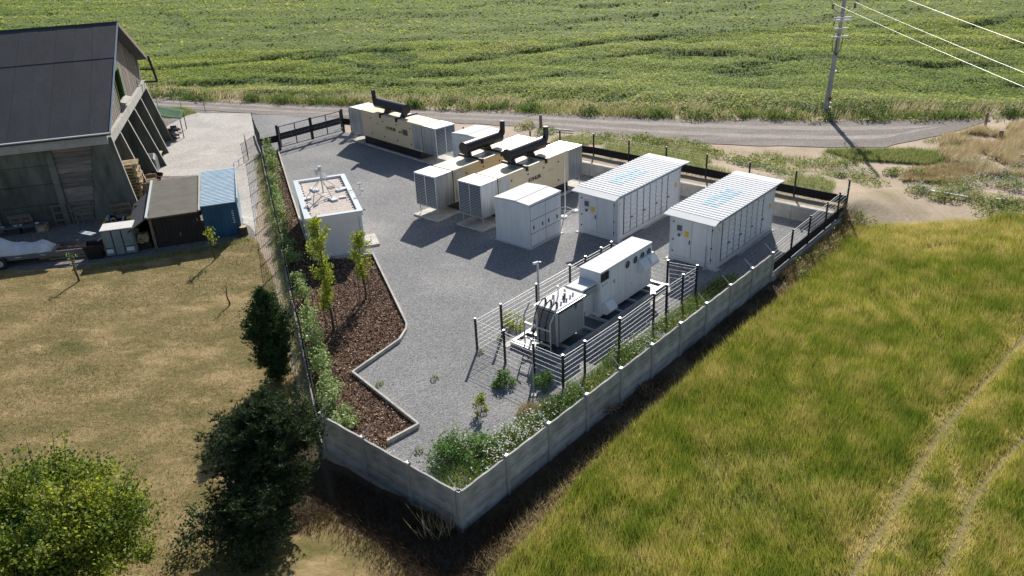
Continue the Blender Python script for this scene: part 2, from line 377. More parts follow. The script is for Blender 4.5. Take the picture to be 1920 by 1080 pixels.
poly_sheet('barn_yard', [(-75,44), (-75,30), (-40,37.2), (-26.34,38.00), (-21.94,38.02), (-18.38,38.82), (-15.93,39.94), (-13.92,40.81), (-17.90,57.03), (-21.98,69.59), (-31.69,74.46), (-40,77), (-60,70)], 0.004, M_barnyard, cut=0.8, rough=0.08, seed=4)
poly_sheet('driveway', [(-14.05,41.28), (-20.60,52.52), (-23.67,52.99), (-26.29,58.41), (-28.25,67.18), (-27.65,71.26), (-22.08,69.98), (-19.11,61.18), (-16.71,51.93)], 0.010, M_drive, cut=0.7, rough=0.12, seed=5)
ROADN = [(-90,101), (-40.97,77.40), (-31.52,74.02), (-17.49,68.16), (-8.05,64.95), (0.61,61.67), (9.69,56.02), (16.63,53.48), (21.34,52.29), (25.32,51.50), (29.06,53.31), (32.00,54.71)]
ROADF = [(35.38,56.73), (32.98,57.34), (23.68,58.63), (14.63,60.98), (6.66,63.68), (-1.97,66.97), (-14.39,71.37), (-23.81,74.52), (-32.99,77.95), (-34,78.6), (-90,107)]
poly_sheet('road', ROADN+ROADF, 0.014, M_road, cut=1.0, rough=0.18, seed=6)
M_track = ground_mat('road_wheel_track', [(0.3, (0.27, 0.24, 0.22)), (0.7, (0.38, 0.34, 0.315))], [(0.3, (0.26, 0.23, 0.21)), (0.7, (0.40, 0.36, 0.33))], 14, 0.6, 0.3, 0.5, 0.03, (16, 0.75, 1.25))
NEAR = [(-60,93.2), (-31.52,74.02), (-17.49,68.16), (-8.05,64.95), (0.61,61.83), (9.80,56.70), (16.70,53.73), (21.39,52.41), (25.58,52.08), (31.19,55.72)]
FAR = [(-60,98.5), (-32.99,77.95), (-18.50,72.81), (-8.47,69.20), (0.70,65.90), (10.71,62.22), (18.46,59.93), (23.68,58.63), (28.10,57.80), (31.32,55.99)]
def between(f): return [(a[0]+(b[0]-a[0])*f, a[1]+(b[1]-a[1])*f) for a, b in zip(NEAR, FAR)]
for f0, f1, sd in ((0.26, 0.40, 61), (0.62, 0.78, 62)): poly_sheet('wheel_track', between(f0)+between(f1)[::-1], 0.018, M_track, cut=0.8, rough=0.13, seed=sd)
poly_sheet('gravel_apron', [(-17.95,56.77), (-19.33,61.22), (-22.13,69.80), (-19.54,69.11), (-13.47,68.12), (-12.61,62.18), (-16.51,57.74)], 0.006, M_gravel, cut=0.8, rough=0.1, seed=7)
W3 = (-6.42, 21.64)                                     # wall corner at the lawn
GL, GR = (-16.64, 58.03), (-12.61, 62.18)               # gate posts
yard = [S(0,0), W3, (-17.75, 57.2), GR, S(29.0,24), S(27.95,20), S(27.95,0.2), S(20.1,0.15)]
poly_sheet('yard', yard, 0.012, M_gravel)
KERB = [(-16.75,57.8), (-13.66,48.27), (-10.2,40.2), (-7.0,37.54), (-5.75,33.6), (-4.54,29.9), (-4.52,29.3), (-4.85,28.5), (-5.5,27.3), (-6.25,26.21), (-3.42,22.63), (-4.35,21.85)]
KERB = [(-16.79,57.92), (-13.66,48.27), (-10.49,38.64), (-8.9,37.3), (-7.00,37.54), (-4.54,29.93), (-4.52,29.42), (-4.70,28.59), (-6.25,26.21), (-3.42,22.63), (-4.40,21.75)]
mulch_poly = KERB + [(-4.5,19.95), W3, (-17.6, 56.9)]
poly_sheet('mulch_bed', mulch_poly, 0.022, M_mulchbase)

# far crop: one bumpy canopy running to the skyline, beyond the verge of the road
CROPLINE = [(-400, 160)] + [(-90,109.5), (-34,81), (-33.55,79.43), (-24.32,76.35), (-14.67,73.06), (-2.00,69.25), (6.86,65.58), (15.03,62.74), (24.80,61.68), (34.31,59.14), (45,57.5), (70, 52), (400, 30)]
def crop_start(x):
    xs = np.array([p[0] for p in CROPLINE]); ys = np.array([p[1] for p in CROPLINE]); return np.interp(x, xs, ys)
TRAILS = [[(-22.88,92.89), (-18.70,96.75), (-14.90,96.43), (-11.01,95.06)], [(-17.56,90.01), (-14.10,86.25), (-11.26,86.13), (-10.25,90.32), (-14.85,96.08), (-19.57,94.62), (-19.84,89.68)],
          [(-40.92,91.22), (-31.20,92.47), (-23.63,96.34), (-15.55,101.31), (-5.25,105.50), (4.46,110.01), (15.55,113.67), (34.59,116.63)], [(-10.05,85.28), (-2.28,88.30), (9.87,94.24), (22.77,97.19), (42.02,104.77)],
          [(1.52,104.32), (5.09,108.43), (8.42,106.51)], [(-4.60,132.14), (2.20,136.22), (8.66,129.79)], [(-57.94,144.74), (-46.04,123.40)], [(7.80,85.16), (17.12,87.28), (25.05,83.09), (30.81,78.01)],
          [(23.73,78.44), (31.27,79.24), (37.67,75.03), (46.62,73.34)], [(32.18,99.13), (37.29,100.91), (41.39,103.13)], [(32.56,117.37), (35.79,120.85), (38.53,122.26)], [(35.47,76.86), (39.78,73.28), (45.27,72.68)],
          [(52.10,106.15), (56.13,108.81)], [(53.43,93.32), (58.55,97.02), (62.84,100.03)], [(13.17,125.63), (25.72,128.48), (37.75,127.74)], [(-35.59,82.00), (-23.83,82.38), (-7.08,75.34), (2.92,75.88)], [(-41.61,101.02), (-32.54,108.44), (-22.65,111.54)], [(-33.23,119.43), (-23.83,126.90), (-9.17,124.75)]]
def crop_h(x, y):
    dg = x*0.30+y*0.95; dl = x*0.95-y*0.30
    h = 0.60+0.75*(fbm(dl*0.10, dg*0.26, 4)-0.5)+0.40*(fbm(x*0.35, y*0.35, 3)-0.5)+0.20*(fbm(x*0.9+40, y*0.9, 3)-0.5)
    rows = 0.10*np.sin((x*0.33+y*0.95)*0.9+3*fbm(x*0.05, y*0.05, 2))
    d = np.full(x.shape, 99.0)
    wob = 1.5*(fbm(x*0.25, y*0.25, 3)-0.5)
    for tr in TRAILS: d = np.minimum(d, dist_polyline(x+wob, y+wob, tr))
    d = d/np.clip(y/75, 1, 2.2); gap = 1-smooth01(d, 0.4, 1.35)
    holes = smooth01(fbm(x*0.14+7, y*0.36+3, 3), 0.66, 0.78)
    start = smooth01(y-crop_start(x), -0.2, 1.2)
    return np.maximum(0.03, (h+rows)*(1-0.90*gap*smooth01(fbm(x*0.4+9, y*0.4, 2), 0.28, 0.5))*(1-0.5*holes)*start), np.maximum(gap, holes)
ys = np.concatenate([np.arange(52, 100, 0.45), np.arange(100, 180, 1.0), np.arange(180, 420, 6.0), np.arange(420, 1501, 60.0)])
U_ = np.linspace(-1, 1, 330)
yy, uu = np.meshgrid(ys, U_, indexing='ij'); xx = uu*(45+yy*0.62)
zz = crop_h(xx, yy)[0]*0.75-0.02
keep = (yy > crop_start(xx)-0.4)
zz = np.where(keep, zz, -0.15)
n_, k_ = yy.shape; i = np.arange((n_-1)*k_).reshape(n_-1, k_)[:, :-1].ravel(); F = np.stack([i, i+1, i+k_+1, i+k_], 1)
kf = keep.ravel(); F = F[kf[F].any(1)]
o = npmesh('crop_field', np.stack([xx, yy, zz], -1).reshape(-1, 3), F, M_canopy, smooth=True); o['kind'] = 'structure'

# ================================================================== YARD EQUIPMENT
def text_mesh(name, body, size, depth, m, parent, mtx, bold=0.0):
    cu = bpy.data.curves.new(name, 'FONT'); cu.body = body; cu.size = size; cu.extrude = depth; cu.offset = bold; cu.align_x = 'CENTER'; cu.align_y = 'CENTER'; cu.resolution_u = 2
    t = bpy.data.objects.new(name, cu); COL.objects.link(t)
    bpy.context.view_layer.update(); dg = bpy.context.evaluated_depsgraph_get()
    me = bpy.data.meshes.new_from_object(t.evaluated_get(dg)); me.transform(mtx); bpy.data.objects.remove(t)
    me.materials.clear(); me.materials.append(m)
    o = bpy.data.objects.new(name, me); COL.objects.link(o); o.parent = parent; return o
def side_matrix(x, y, z, side):
    """lettering on a wall facing -y (side -1) or +y (side 1)"""
    return Matrix.Translation((x, y, z)) @ Matrix.Rotation(0 if side < 0 else PI, 4, 'Z') @ Matrix.Rotation(PI/2, 4, 'X')

def generator(label, xy, rz, k, slab_label):
    """x from the louvred air box to the far air box, y across; k stretches the length"""
    g = thing('generator', label, 'generator', xy, 0, rz, 'cream diesel generators on concrete slabs')
    W, B, E, L, zb, zt = 1.70, 1.25*k, 7.55*k, 8.92*k, 0.67, 2.56
    # steel base and body
    MB().box(B+0.40, 0.02, 0.13, E-0.05, W-0.02, zb-0.004).build('base_frame', M_black, g)
    b = MB().box(B+0.13, 0, zb, E, W, zt-0.05); b.prism([(0.0, zt-0.05), (W, zt-0.05), (W-0.05, zt), (0.05, zt)], B+0.13, E, 'x')
    body = b.build('body', M_cream, g, bevel=0.012)
    MB().box(B+0.03, 0.04, zb+0.04, B+0.13, W-0.04, zt-0.05).build('gasket', M_seam, g)
    # air boxes
    for nm, x0, x1 in (('air_box', 0, B+0.03), ('air_box', E+0.004, L)):
        ab = MB().box(x0, -0.01, zb, x1, W+0.01, zt+0.004).build(nm, M_galv, g, bevel=0.01)
        if x0 == 0:
            fr = MB(); fr.box(-0.03, 0, zb, 0.0, 0.05, zt); fr.box(-0.03, W-0.05, zb, 0, W, zt); fr.box(-0.03, 0.05, zt-0.06, 0, W-0.05, zt); fr.box(-0.03, 0.05, zb, 0, W-0.05, zb+0.06); fr.box(-0.034, W/2-0.025, zb+0.06, 0, W/2+0.025, zt-0.06)
            fr.build('louvre_frame', M_galv, ab)
            MB().box(-0.006, 0.05, zb+0.06, -0.002, W-0.05, zt-0.06).build('louvre_back', M_seam, ab)
            lv = MB(); nr = 19; hz = (zt-zb-0.12)/nr
            for r in range(nr):
                z = zb+0.06+hz*r
                nc = 2; off = 0.0
                for c in range(nc):
                    y0 = 0.06+(W-0.12)*c/nc; y1 = y0+(W-0.12)/nc-0.03
                    lv._add([(-0.026, y0, z+hz*0.35), (-0.026, y1, z+hz*0.35), (-0.012, y1, z+hz*0.80), (-0.012, y0, z+hz*0.80)], [(0, 1, 2, 3)])
            o = lv.build('louvre_blades', M_louvre, ab); o['kind'] = 'stuff'
        else:
            MB().box(x1-0.002, 0.1, zb+0.1, x1+0.012, W-0.1, zt-0.1).build('end_panel', M_galv, ab)
    for x in (0.12, L-0.12):
        for y in (0.12, W-0.12): MB().box(x-0.02, y-0.02, 0.12, x+0.02, y+0.02, zb).build('leg', M_galv_pole, g)
    # side doors, grille, latches and lettering on both long sides
    for sd_ in (-1, 1):
        y0 = 0.0 if sd_ < 0 else W
        def yy_(a, b2): return (y0-b2, y0-a) if sd_ < 0 else (y0+a, y0+b2)
        ya, yb = yy_(0.0, 0.014)
        gr = MB().box(B+0.22, ya, zb+0.12, B+0.95*k, yb, zt-0.10).build('intake_grille', M_galv, g)
        sl = MB(); 
        for q in range(16):
            z = zb+0.16+q*0.10; a2, b2 = yy_(0.012, 0.03); sl.box(B+0.25, a2, z, B+0.92*k, b2, z+0.03)
        sl.build('grille_slats', M_galv, gr)
        dx = [B+1.05*k, B+2.45*k, B+3.85*k, B+5.2*k, E-0.12]
        for i in range(4):
            d = MB().box(dx[i]+0.012, ya, zb+0.10, dx[i+1]-0.012, yb, zt-0.28).build('door', M_cream, g, bevel=0.005)
            a2, b2 = yy_(0.012, 0.045)
            h = MB()
            for z in (zb+0.35, zt-0.42): h.box(dx[i]+0.08, a2, z-0.04, dx[i]+0.16, b2, z+0.04)
            h.build('latch', M_black, d)
        a2, b2 = yy_(0.014, 0.03)
        # small logo rule with a red dot, as on the photographed side
        lx = B+4.55*k
        MB().box(lx-0.30, a2, 1.83, lx+0.30, a2+(b2-a2)*0.3, 1.85).build('logo_rule', M_dgrey, g)
        MB().box(lx-0.02, a2, 1.89, lx+0.02, a2+(b2-a2)*0.3, 1.95).build('logo_dot', M_rust, g)
        text_mesh('lettering', 'KOHLER', 0.29, 0.004, M_black, g, side_matrix(B+3.15*k, y0+sd_*0.022, 1.74, sd_), 0.012)
        if sd_ > 0:
            pn = MB().box(B+1.45*k, a2, 1.55, B+1.95*k, b2, 1.95).build('control_window', M_glass, g)
            MB().box(B+2.05*k, a2, 1.62, B+2.15*k, b2, 1.78).box(B+2.25*k, a2, 1.6, B+2.33*k, b2, 1.75).build('emergency_stop', M_black, g)
    # roof: disc hatch, grey plates, cross beams, silencer with stack
    MB().cyl((B+2.0*k, 0.52, zt-0.01), (B+2.0*k, 0.52, zt+0.015), 0.30, n=24).build('roof_hatch', M_galv, g)
    MB().box(3.75*k, 0.22, zt-0.01, 5.0*k, 0.80, zt+0.012).build('roof_plate', M_galv, g)
    MB().box(5.55*k, 0.22, zt-0.01, 6.35*k, 0.62, zt+0.012).build('roof_plate', M_galv, g)
    for x in (3.72*k, 5.42*k):
        bm_ = MB().box(x-0.07, -0.10, zt+0.012, x+0.07, W+0.10, zt+0.09); bm_.box(x-0.07, -0.10, zt-0.20, x+0.07, -0.015, zt+0.012); bm_.box(x-0.07, W+0.015, zt-0.20, x+0.07, W+0.10, zt+0.012)
        bm_.build('cross_beam', M_black, g)
    yc, zc, r = 1.06, 3.16, 0.35
    x0, x1 = 3.40*k, 6.45*k
    sil = MB().cyl((x0, yc, zc), (x1, yc, zc), r, n=28); sil.cyl((x0-0.03, yc, zc), (x0+0.02, yc, zc), r+0.012, n=28); sil.cyl((x1-0.02, yc, zc), (x1+0.03, yc, zc), r+0.012, n=28)
    so = sil.build('silencer', M_silencer, g, smooth=True)
    for x in (3.72*k, 5.42*k):
        MB().prism([(yc-0.26, zt+0.09), (yc+0.26, zt+0.09), (yc+0.15, zc-0.28), (yc-0.15, zc-0.28)], x-0.06, x+0.06, 'x').build('saddle', M_black, g)
        for s_ in (-1, 1): MB().cyl((x, yc+s_*0.30, zt+0.09), (x, yc+s_*0.27, zc), 0.015, n=6).build('tie_rod', M_galv_pole, g)
    MB().tube([(x0+0.35, yc, zc-0.2), (x0+0.35, yc-0.02, zt-0.01)], 0.16, 14).build('inlet_pipe', M_silencer, g, smooth=True)
    st = MB().tube([(x1, yc, zc), (x1+0.20, yc, zc+0.02), (x1+0.34, yc, zc+0.12), (x1+0.36, yc, zc+0.86)], 0.155, 14)
    st.build('exhaust_stack', M_silencer, g, smooth=True)
    # the slab is part of the ground works: a thing of its own
    sl = thing('concrete_slab', slab_label, 'slab', xy, 0, rz, 'concrete slabs under the generators')
    for i in range(5):
        a0 = -0.25+i*(L+0.5)/5; MB().box(a0+0.01, -0.12, 0.0, a0+(L+0.5)/5-0.01, W+0.12, 0.10+0.004*(i % 2)).build('slab_section', M_pad, sl)
    return g
generator('cream generator standing parallel behind the front one, louvred end to the yard', S(16.77,18.0), YAW-0.004, 1.0, 'pale concrete slab under the middle cream generator')
generator('cream generator directly behind the square white switch cabinet', S(17.13,14.93), YAW-0.004, 1.0, 'pale concrete slab under the generator nearest the white cabinet')
generator('cream generator turned crosswise beside the black gate', (-3.348,53.318), 2.3136, 1.136, 'pale concrete slab under the crosswise generator by the gate')

def battery_container(label, s, t):
    """s,t = front left lower corner; x runs back along the yard, y to the left (0 = right side)"""
    W, L, H = 2.44, 6.13, 2.42
    g = thing('battery_container', label, 'container', S(s, t-W), 0, YAW, 'white battery storage containers')
    b = MB().box(0.0, 0.0, 0.12, L, W, H); body = b.build('body', M_white_lift, g, bevel=0.015)
    for x in (0.0, L-0.16):
        for y in (-0.006, W-0.154): MB().box(x-0.006, y, 0.05, x+0.166, y+0.16, H+0.01).build('corner_post', M_white, g)
    for y in (-0.02, W-0.10): MB().box(-0.02, y, 0.04, L+0.02, y+0.12, 0.17).build('base_rail', M_white, g)
    MB().box(-0.02, 0.1, 0.04, 0.10, W-0.1, 0.17).build('base_rail', M_white, g)
    # corrugated roof sheet, with smooth aprons drooping at both ends
    pts = []; n = 22; x0, x1 = 0.05, L+0.05; p = (x1-x0)/n
    for i in range(n):
        xa = x0+i*p; pts += [(xa, H+0.10), (xa+p*0.55, H+0.10), (xa+p*0.62, H+0.035), (xa+p*0.93, H+0.035)]
    pts.append((x1, H+0.10))
    R = MB(); y0, y1 = -0.10, W+0.10
    vs = [(x, y0, z) for x, z in pts]+[(x, y1, z+0.05) for x, z in pts]; m_ = len(pts)
    R._add(vs, [(i, i+1, m_+i+1, m_+i) for i in range(m_-1)])
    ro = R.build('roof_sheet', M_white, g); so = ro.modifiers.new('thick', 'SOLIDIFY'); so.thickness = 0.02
    MB().box(x0+0.05, y0+0.02, H-0.08, x1-0.05, y1-0.02, H-0.05).build('roof_frame', M_white, g)
    for a, bb, dz in ((x0, x0-0.52, -0.10), (x1, x1+0.75, -0.02)):
        m2 = MB()
        m2._add([(a, y0, H+0.105), (a, y1, H+0.155), (bb, y1+0.02, H+0.145+dz), (bb, y0-0.02, H+0.095+dz), (a, y0, H+0.075), (a, y1, H+0.125), (bb, y1+0.02, H+0.09+dz), (bb, y0-0.02, H+0.04+dz)],
                [(0,1,2,3), (4,5,6,7), (0,1,5,4), (2,3,7,6), (1,2,6,5), (0,3,7,4)])
        m2.build('roof_apron', M_white, g)
    MB().box(x0, y0-0.03, H+0.06, x1, y0-0.004, H+0.11).build('drip_edge', M_white, g)
    # printed blue letters on the roof, broken up by the ribs
    bp = MB(); rr = random.Random(4)
    for i in range(4, 14):
        xa = x0+(i+1)*p; zz_ = H+0.128
        for (ya, yb) in ((0.80, 1.18), (1.28, 1.72)) if i not in (5, 10) else ((0.85, 1.65),):
            yb2 = yb-rr.choice((0, 0.08, 0.15)); f = (ya-y0)/(y1-y0)*0.05; f2 = (yb2-y0)/(y1-y0)*0.05
            bp.quad((xa+0.02, ya, zz_+f), (xa+p*0.54, ya, zz_+f), (xa+p*0.54, yb2, zz_+f2), (xa+0.02, yb2, zz_+f2))
    bp.build('roof_print', M_blueprint, g)
    # end doors: two leaves, display, round vent, warning plate, hinges
    MB().box(-0.010, 0.22, 0.26, -0.004, W-0.22, H-0.16).build('door_gap', M_seam, g)
    ym = W*0.52
    for ya, yb in ((0.235, ym-0.008), (ym+0.008, W-0.235)):
        d = MB().box(-0.030, ya, 0.275, -0.008, yb, H-0.175).build('end_door', M_white_lift, g, bevel=0.006)
        hy = ya-0.03 if ya < 1 else yb+0.03
        for z in (0.5, 1.1, 2.0): MB().box(-0.055, hy-0.03, z-0.035, -0.03, hy+0.03, z+0.035).build('hinge', M_black, d)
        if ya > 1:
            fr = MB().box(-0.036, 1.72, 1.42, -0.028, 2.12, 2.0).build('display_panel', M_white, d)
            MB().box(-0.044, 1.78, 1.60, -0.036, 2.04, 1.88).build('display', M_greyglass, fr)
            MB().cyl((-0.028, 1.92, 1.38), (-0.06, 1.92, 1.38), 0.085, n=18).build('round_vent', M_dgrey, d)
            MB().box(-0.040, 1.40, 1.36, -0.030, 1.64, 1.64).build('warning_plate', M_yellow, d)
            MB().box(-0.07, 1.33, 1.02, -0.03, 1.37, 1.22).build('handle', M_black, d)
    # side doors with rippled panels and lock rods
    xs = [0.50, 1.72, 2.94, 4.14, 5.32]
    for i in range(4):
        a, c = xs[i], xs[i+1]
        MB().box(a, -0.012, 0.26, c, -0.003, H-0.06).build('door_gap', M_seam, g)
        d = MB()
        nz = 16; zs = [0.29+(H-0.38)*q/nz for q in range(nz+1)]
        prof = [(-0.028-0.030*(q % 2), z) for q, z in enumerate(zs)]
        poly = [(y, z) for y, z in prof]+[(-0.013, zs[-1]), (-0.013, zs[0])]
        d.prism(poly, a+0.045, (a+c)/2-0.045, 'x'); d.prism(poly, (a+c)/2+0.045, c-0.045, 'x')
        do = d.build('side_door', M_white_lift, g)
        MB().cyl(((a+c)/2, -0.035, 0.27), ((a+c)/2, -0.035, H-0.08), 0.018, n=6).build('lock_rod', M_dgrey if i % 2 else M_galv_pole, do)
        MB().box((a+c)/2+0.03, -0.075, 1.02, (a+c)/2+0.18, -0.045, 1.07).build('handle', M_black, do)
    MB().box(5.58, -0.020, 1.35, 5.75, -0.006, 1.60).build('warning_plate', M_yellow, g)
    MB().box(0.16, -0.016, 1.95, 0.26, -0.006, 2.1).build('warning_plate', M_yellow, g)
    for x in (-0.12, L*0.52, L-0.35):
        for y in (-0.16, W-0.30): MB().box(x, y, 0.0, x+0.42, y+0.46, 0.045).build('foot_plate', M_pad, g)
    MB().box(2.2, -0.16, 0.0, 6.0, -0.025, 0.04).build('foundation_strip', M_kerb, g)
    return g
battery_container('white battery container with blue roof print, farther from the concrete wall, beside the lightning mast', 19.89, 10.58)
battery_container('white battery container with blue roof print, nearest the concrete wall and its barbed wire', 19.69, 5.01)

def switch_cabinet(label, s, t, W, L, H, far=False):
    g = thing('switch_cabinet', label, 'cabinet', S(s, t), 0, YAW, 'white walk-in switch cabinets')
    # s,t is the front right corner; x back, y left
    MB().box(0, 0, 0.06, L, W, H-0.06).build('body', M_white_lift, g, bevel=0.01)
    k = W*0.36
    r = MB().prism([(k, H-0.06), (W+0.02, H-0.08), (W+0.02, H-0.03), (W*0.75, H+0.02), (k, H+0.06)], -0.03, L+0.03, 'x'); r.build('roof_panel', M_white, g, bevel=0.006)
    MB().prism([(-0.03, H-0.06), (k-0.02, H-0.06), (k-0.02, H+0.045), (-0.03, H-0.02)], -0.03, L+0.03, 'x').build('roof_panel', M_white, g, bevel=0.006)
    # double doors facing the wall side (y=0)
    MB().box(0.09, -0.008, 0.11, L-0.09, -0.001, H-0.15).build('door_gap', M_seam, g)
    zs = [0.12, 0.80, 1.52, H-0.16]
    for i, (a, c) in enumerate(((0.10, L/2-0.012), (L/2+0.012, L-0.10))):
        for j in range(3):
            d = MB().box(a, -0.026, zs[j]+0.014, c, -0.0085, zs[j+1]-0.014).build('door', M_white_lift, g, bevel=0.006)
            if j == 1:
                MB().box(a+0.18, -0.05, 1.02, a+0.25, -0.022, 1.20).build('handle', M_black, d)
                MB().box(c-0.30, -0.05, 1.02, c-0.23, -0.022, 1.20).build('handle', M_black, d)
    MB().box(-0.08, -0.08, 0, L+0.08, 0.18, 0.055).build('plinth', M_white, g)
    MB().box(-0.06, 0.19, 0, L+0.04, W+0.05, 0.055).build('plinth', M_white, g)
    return g
switch_cabinet('square white switch cabinet in front of the cream generators, doors facing the battery containers', 16.61, 11.24, 2.29, 2.6, 2.42)
switch_cabinet('white switch cabinet half hidden behind the middle generator near the gate', 24.2, 21.9, 2.2, 2.3, 2.42)

# ---------------------------------------------------------------- transformer station on its steel skid
sk = thing('steel_skid', 'long low steel frame with dark trays carrying the transformer and inverter cabinet', 'frame', S(8.8, 3.40), 0, YAW)
SL, SW = 7.95, 2.30
for y in (0.0, SW-0.12): MB().box(0, y, 0.03, SL, y+0.12, 0.25).build('long_beam', M_skidlight, sk)
for x in (0.0, 0.85, 2.55, 3.5, 4.6, 5.7, 6.8, SL-0.12): MB().box(x, 0.123, 0.05, x+0.12, SW-0.123, 0.245).build('cross_beam', M_skidlight, sk)
for a, c in ((0.12, 0.85), (0.97, 2.55), (2.67, 3.5), (3.62, 4.6), (4.72, 5.7), (5.82, 6.8), (6.92, SL-0.12)): MB().box(a+0.003, 0.126, 0.06, c-0.003, SW-0.126, 0.15).build('drip_tray', M_fillet, sk)
for y in (-0.35, SW+0.02): MB().box(-0.3, y, 0.0, SL+0.15, y+0.30, 0.035).build('foundation_strip', M_pad, sk)
MB().box(-0.10, 0.0, 0.03, -0.004, SW, 0.22).build('end_beam', M_skidlight, sk)

tr = thing('transformer', 'grey finned oil transformer with bushings on its white lid inside the mesh fence', 'transformer', S(9.40, 3.86), 0.25, YAW)
TL, TW, TH = 1.78, 1.05, 1.66
MB().box(0.10, 0.10, 0.06, TL-0.10, TW-0.10, TH-0.12).build('tank', M_trgrey, tr)
for nm, ax in (('fin_bank', 0), ('fin_bank', 1), ('fin_bank', 2)):
    f = MB()
    if ax == 0:
        for i in range(17): y = 0.12+i*(TW-0.24)/16; f.box(-0.02, y-0.012, 0.14, 0.097, y+0.012, TH-0.22)
        f.box(-0.022, 0.10, 0.12, -0.014, TW-0.10, 0.16).box(-0.022, 0.10, TH-0.24, -0.014, TW-0.10, TH-0.20)
    elif ax == 1:
        for i in range(30): x = 0.14+i*(TL-0.28)/29; f.box(x-0.012, -0.02, 0.14, x+0.012, 0.097, TH-0.22)
        f.box(0.12, -0.028, 0.16, TL-0.12, -0.021, TH-0.24)
    else:
        for i in range(30): x = 0.14+i*(TL-0.28)/29; f.box(x-0.012, TW-0.097, 0.14, x+0.012, TW+0.02, TH-0.22)
    f.build(nm, M_trgrey, tr)
for x in (0.0, TL-0.08):
    for y in (0.0, TW-0.08): MB().box(x, y, 0.02, x+0.08, y+0.08, TH-0.12).build('corner_rib', M_galv_pole, tr)
MB().box(-0.05, -0.05, TH-0.119, TL+0.05, TW+0.05, TH-0.08).build('rim', M_galv_pole, tr)
lid = MB().box(-0.02, -0.0, TH-0.079, TL+0.02, TW+0.0, TH-0.045).build('lid', M_white, tr, bevel=0.008)
for y in (0.22, 0.50, 0.78):
    b = MB().cyl((0.30, y, TH-0.045), (0.30, y, TH+0.16), 0.035, 0.028, 10); 
    for q in range(3): b.cyl((0.30, y, TH-0.01+q*0.05), (0.30, y, TH+0.01+q*0.05), 0.055, 0.04, 10)
    b.cyl((0.30, y, TH+0.16), (0.20, y, TH+0.19), 0.03, 0.03, 8); b.build('bushing', M_black if y > 0.3 else M_rust, tr)
for x, y, h in ((0.62, 0.62, 0.26), (1.12, 0.80, 0.36), (1.22, 0.56, 0.30)): MB().box(x-0.03, y-0.012, TH-0.045, x+0.03, y+0.012, TH+h).build('lifting_plate', M_galv_pole, tr)
for x, y in ((0.95, 0.25), (1.25, 0.30), (1.5, 0.35), (1.5, 0.75), (0.85, 0.85), (0.6, 0.25), (1.05, 0.5)): MB().cyl((x, y, TH-0.045), (x, y, TH+0.05), 0.03, n=8).cyl((x, y, TH+0.05), (x, y, TH+0.07), 0.045, n=8).build('valve', M_dgrey, tr)
MB().cyl((1.05, 0.42, TH-0.045), (1.05, 0.42, TH+0.20), 0.045, n=10).build('thermometer', M_dgrey, tr)
MB().box(1.1, -0.04, TH-0.42, 1.24, -0.027, TH-0.22).build('rating_plate', M_dgrey, tr)
# high voltage cable frame at the near end
cf = thing('cable_frame', 'light steel frame leading three black cables down from the transformer bushings', 'frame', S(9.05, 3.55), 0.24, YAW)
for y in (0.25, 1.55):
    MB().tube([(-0.15, y, 0.0), (-0.15, y, 1.30), (0.22, y, 1.68)], 0.03, 8).build('upright', M_galv_pole, cf)
for z in (0.95, 0.30): MB().box(-0.18, 0.25, z, -0.12, 1.55, z+0.05).build('cross_bar', M_galv_pole, cf)
for y in (0.55, 0.85, 1.15):
    pts = [(0.62, y, 1.82), (0.45, y, 1.78), (0.18, y, 1.58), (0.0, y, 1.25), (-0.09, y, 0.85), (-0.09, y, 0.0)]
    MB().tube(pts, 0.022, 8).build('cable', M_black, cf, smooth=True)
    for z in (0.98, 0.33): MB().cyl((-0.09, y, z-0.05), (-0.09, y, z+0.05), 0.05, n=8).build('cable_clamp', M_black, cf)

iv = thing('inverter_cabinet', 'long white inverter cabinet with four round fans beside the transformer', 'cabinet', S(12.44, 3.98), 0.25, YAW)
IL, IW, IH = 3.95, 1.05, 2.0
MB().box(0, 0, 0.0, IL, IW, IH).build('body', M_white_lift, iv, bevel=0.01)
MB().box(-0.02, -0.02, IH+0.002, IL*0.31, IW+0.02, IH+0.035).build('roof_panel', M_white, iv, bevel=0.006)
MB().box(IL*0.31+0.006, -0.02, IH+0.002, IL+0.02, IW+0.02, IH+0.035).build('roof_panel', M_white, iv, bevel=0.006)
xs = [0.04, 0.72, 1.30, 1.86, 2.5, 3.2, IL-0.04]
for i in range(6):
    top = IH-0.45 if i == 0 else IH-0.05
    d = MB().box(xs[i]+0.008, -0.018, 0.05, xs[i+1]-0.008, -0.002, top).build('door', M_white_lift, iv, bevel=0.005)
MB().box(0.04, -0.012, IH-0.43, 0.62, -0.003, IH-0.06).build('dark_window', M_glass, iv)
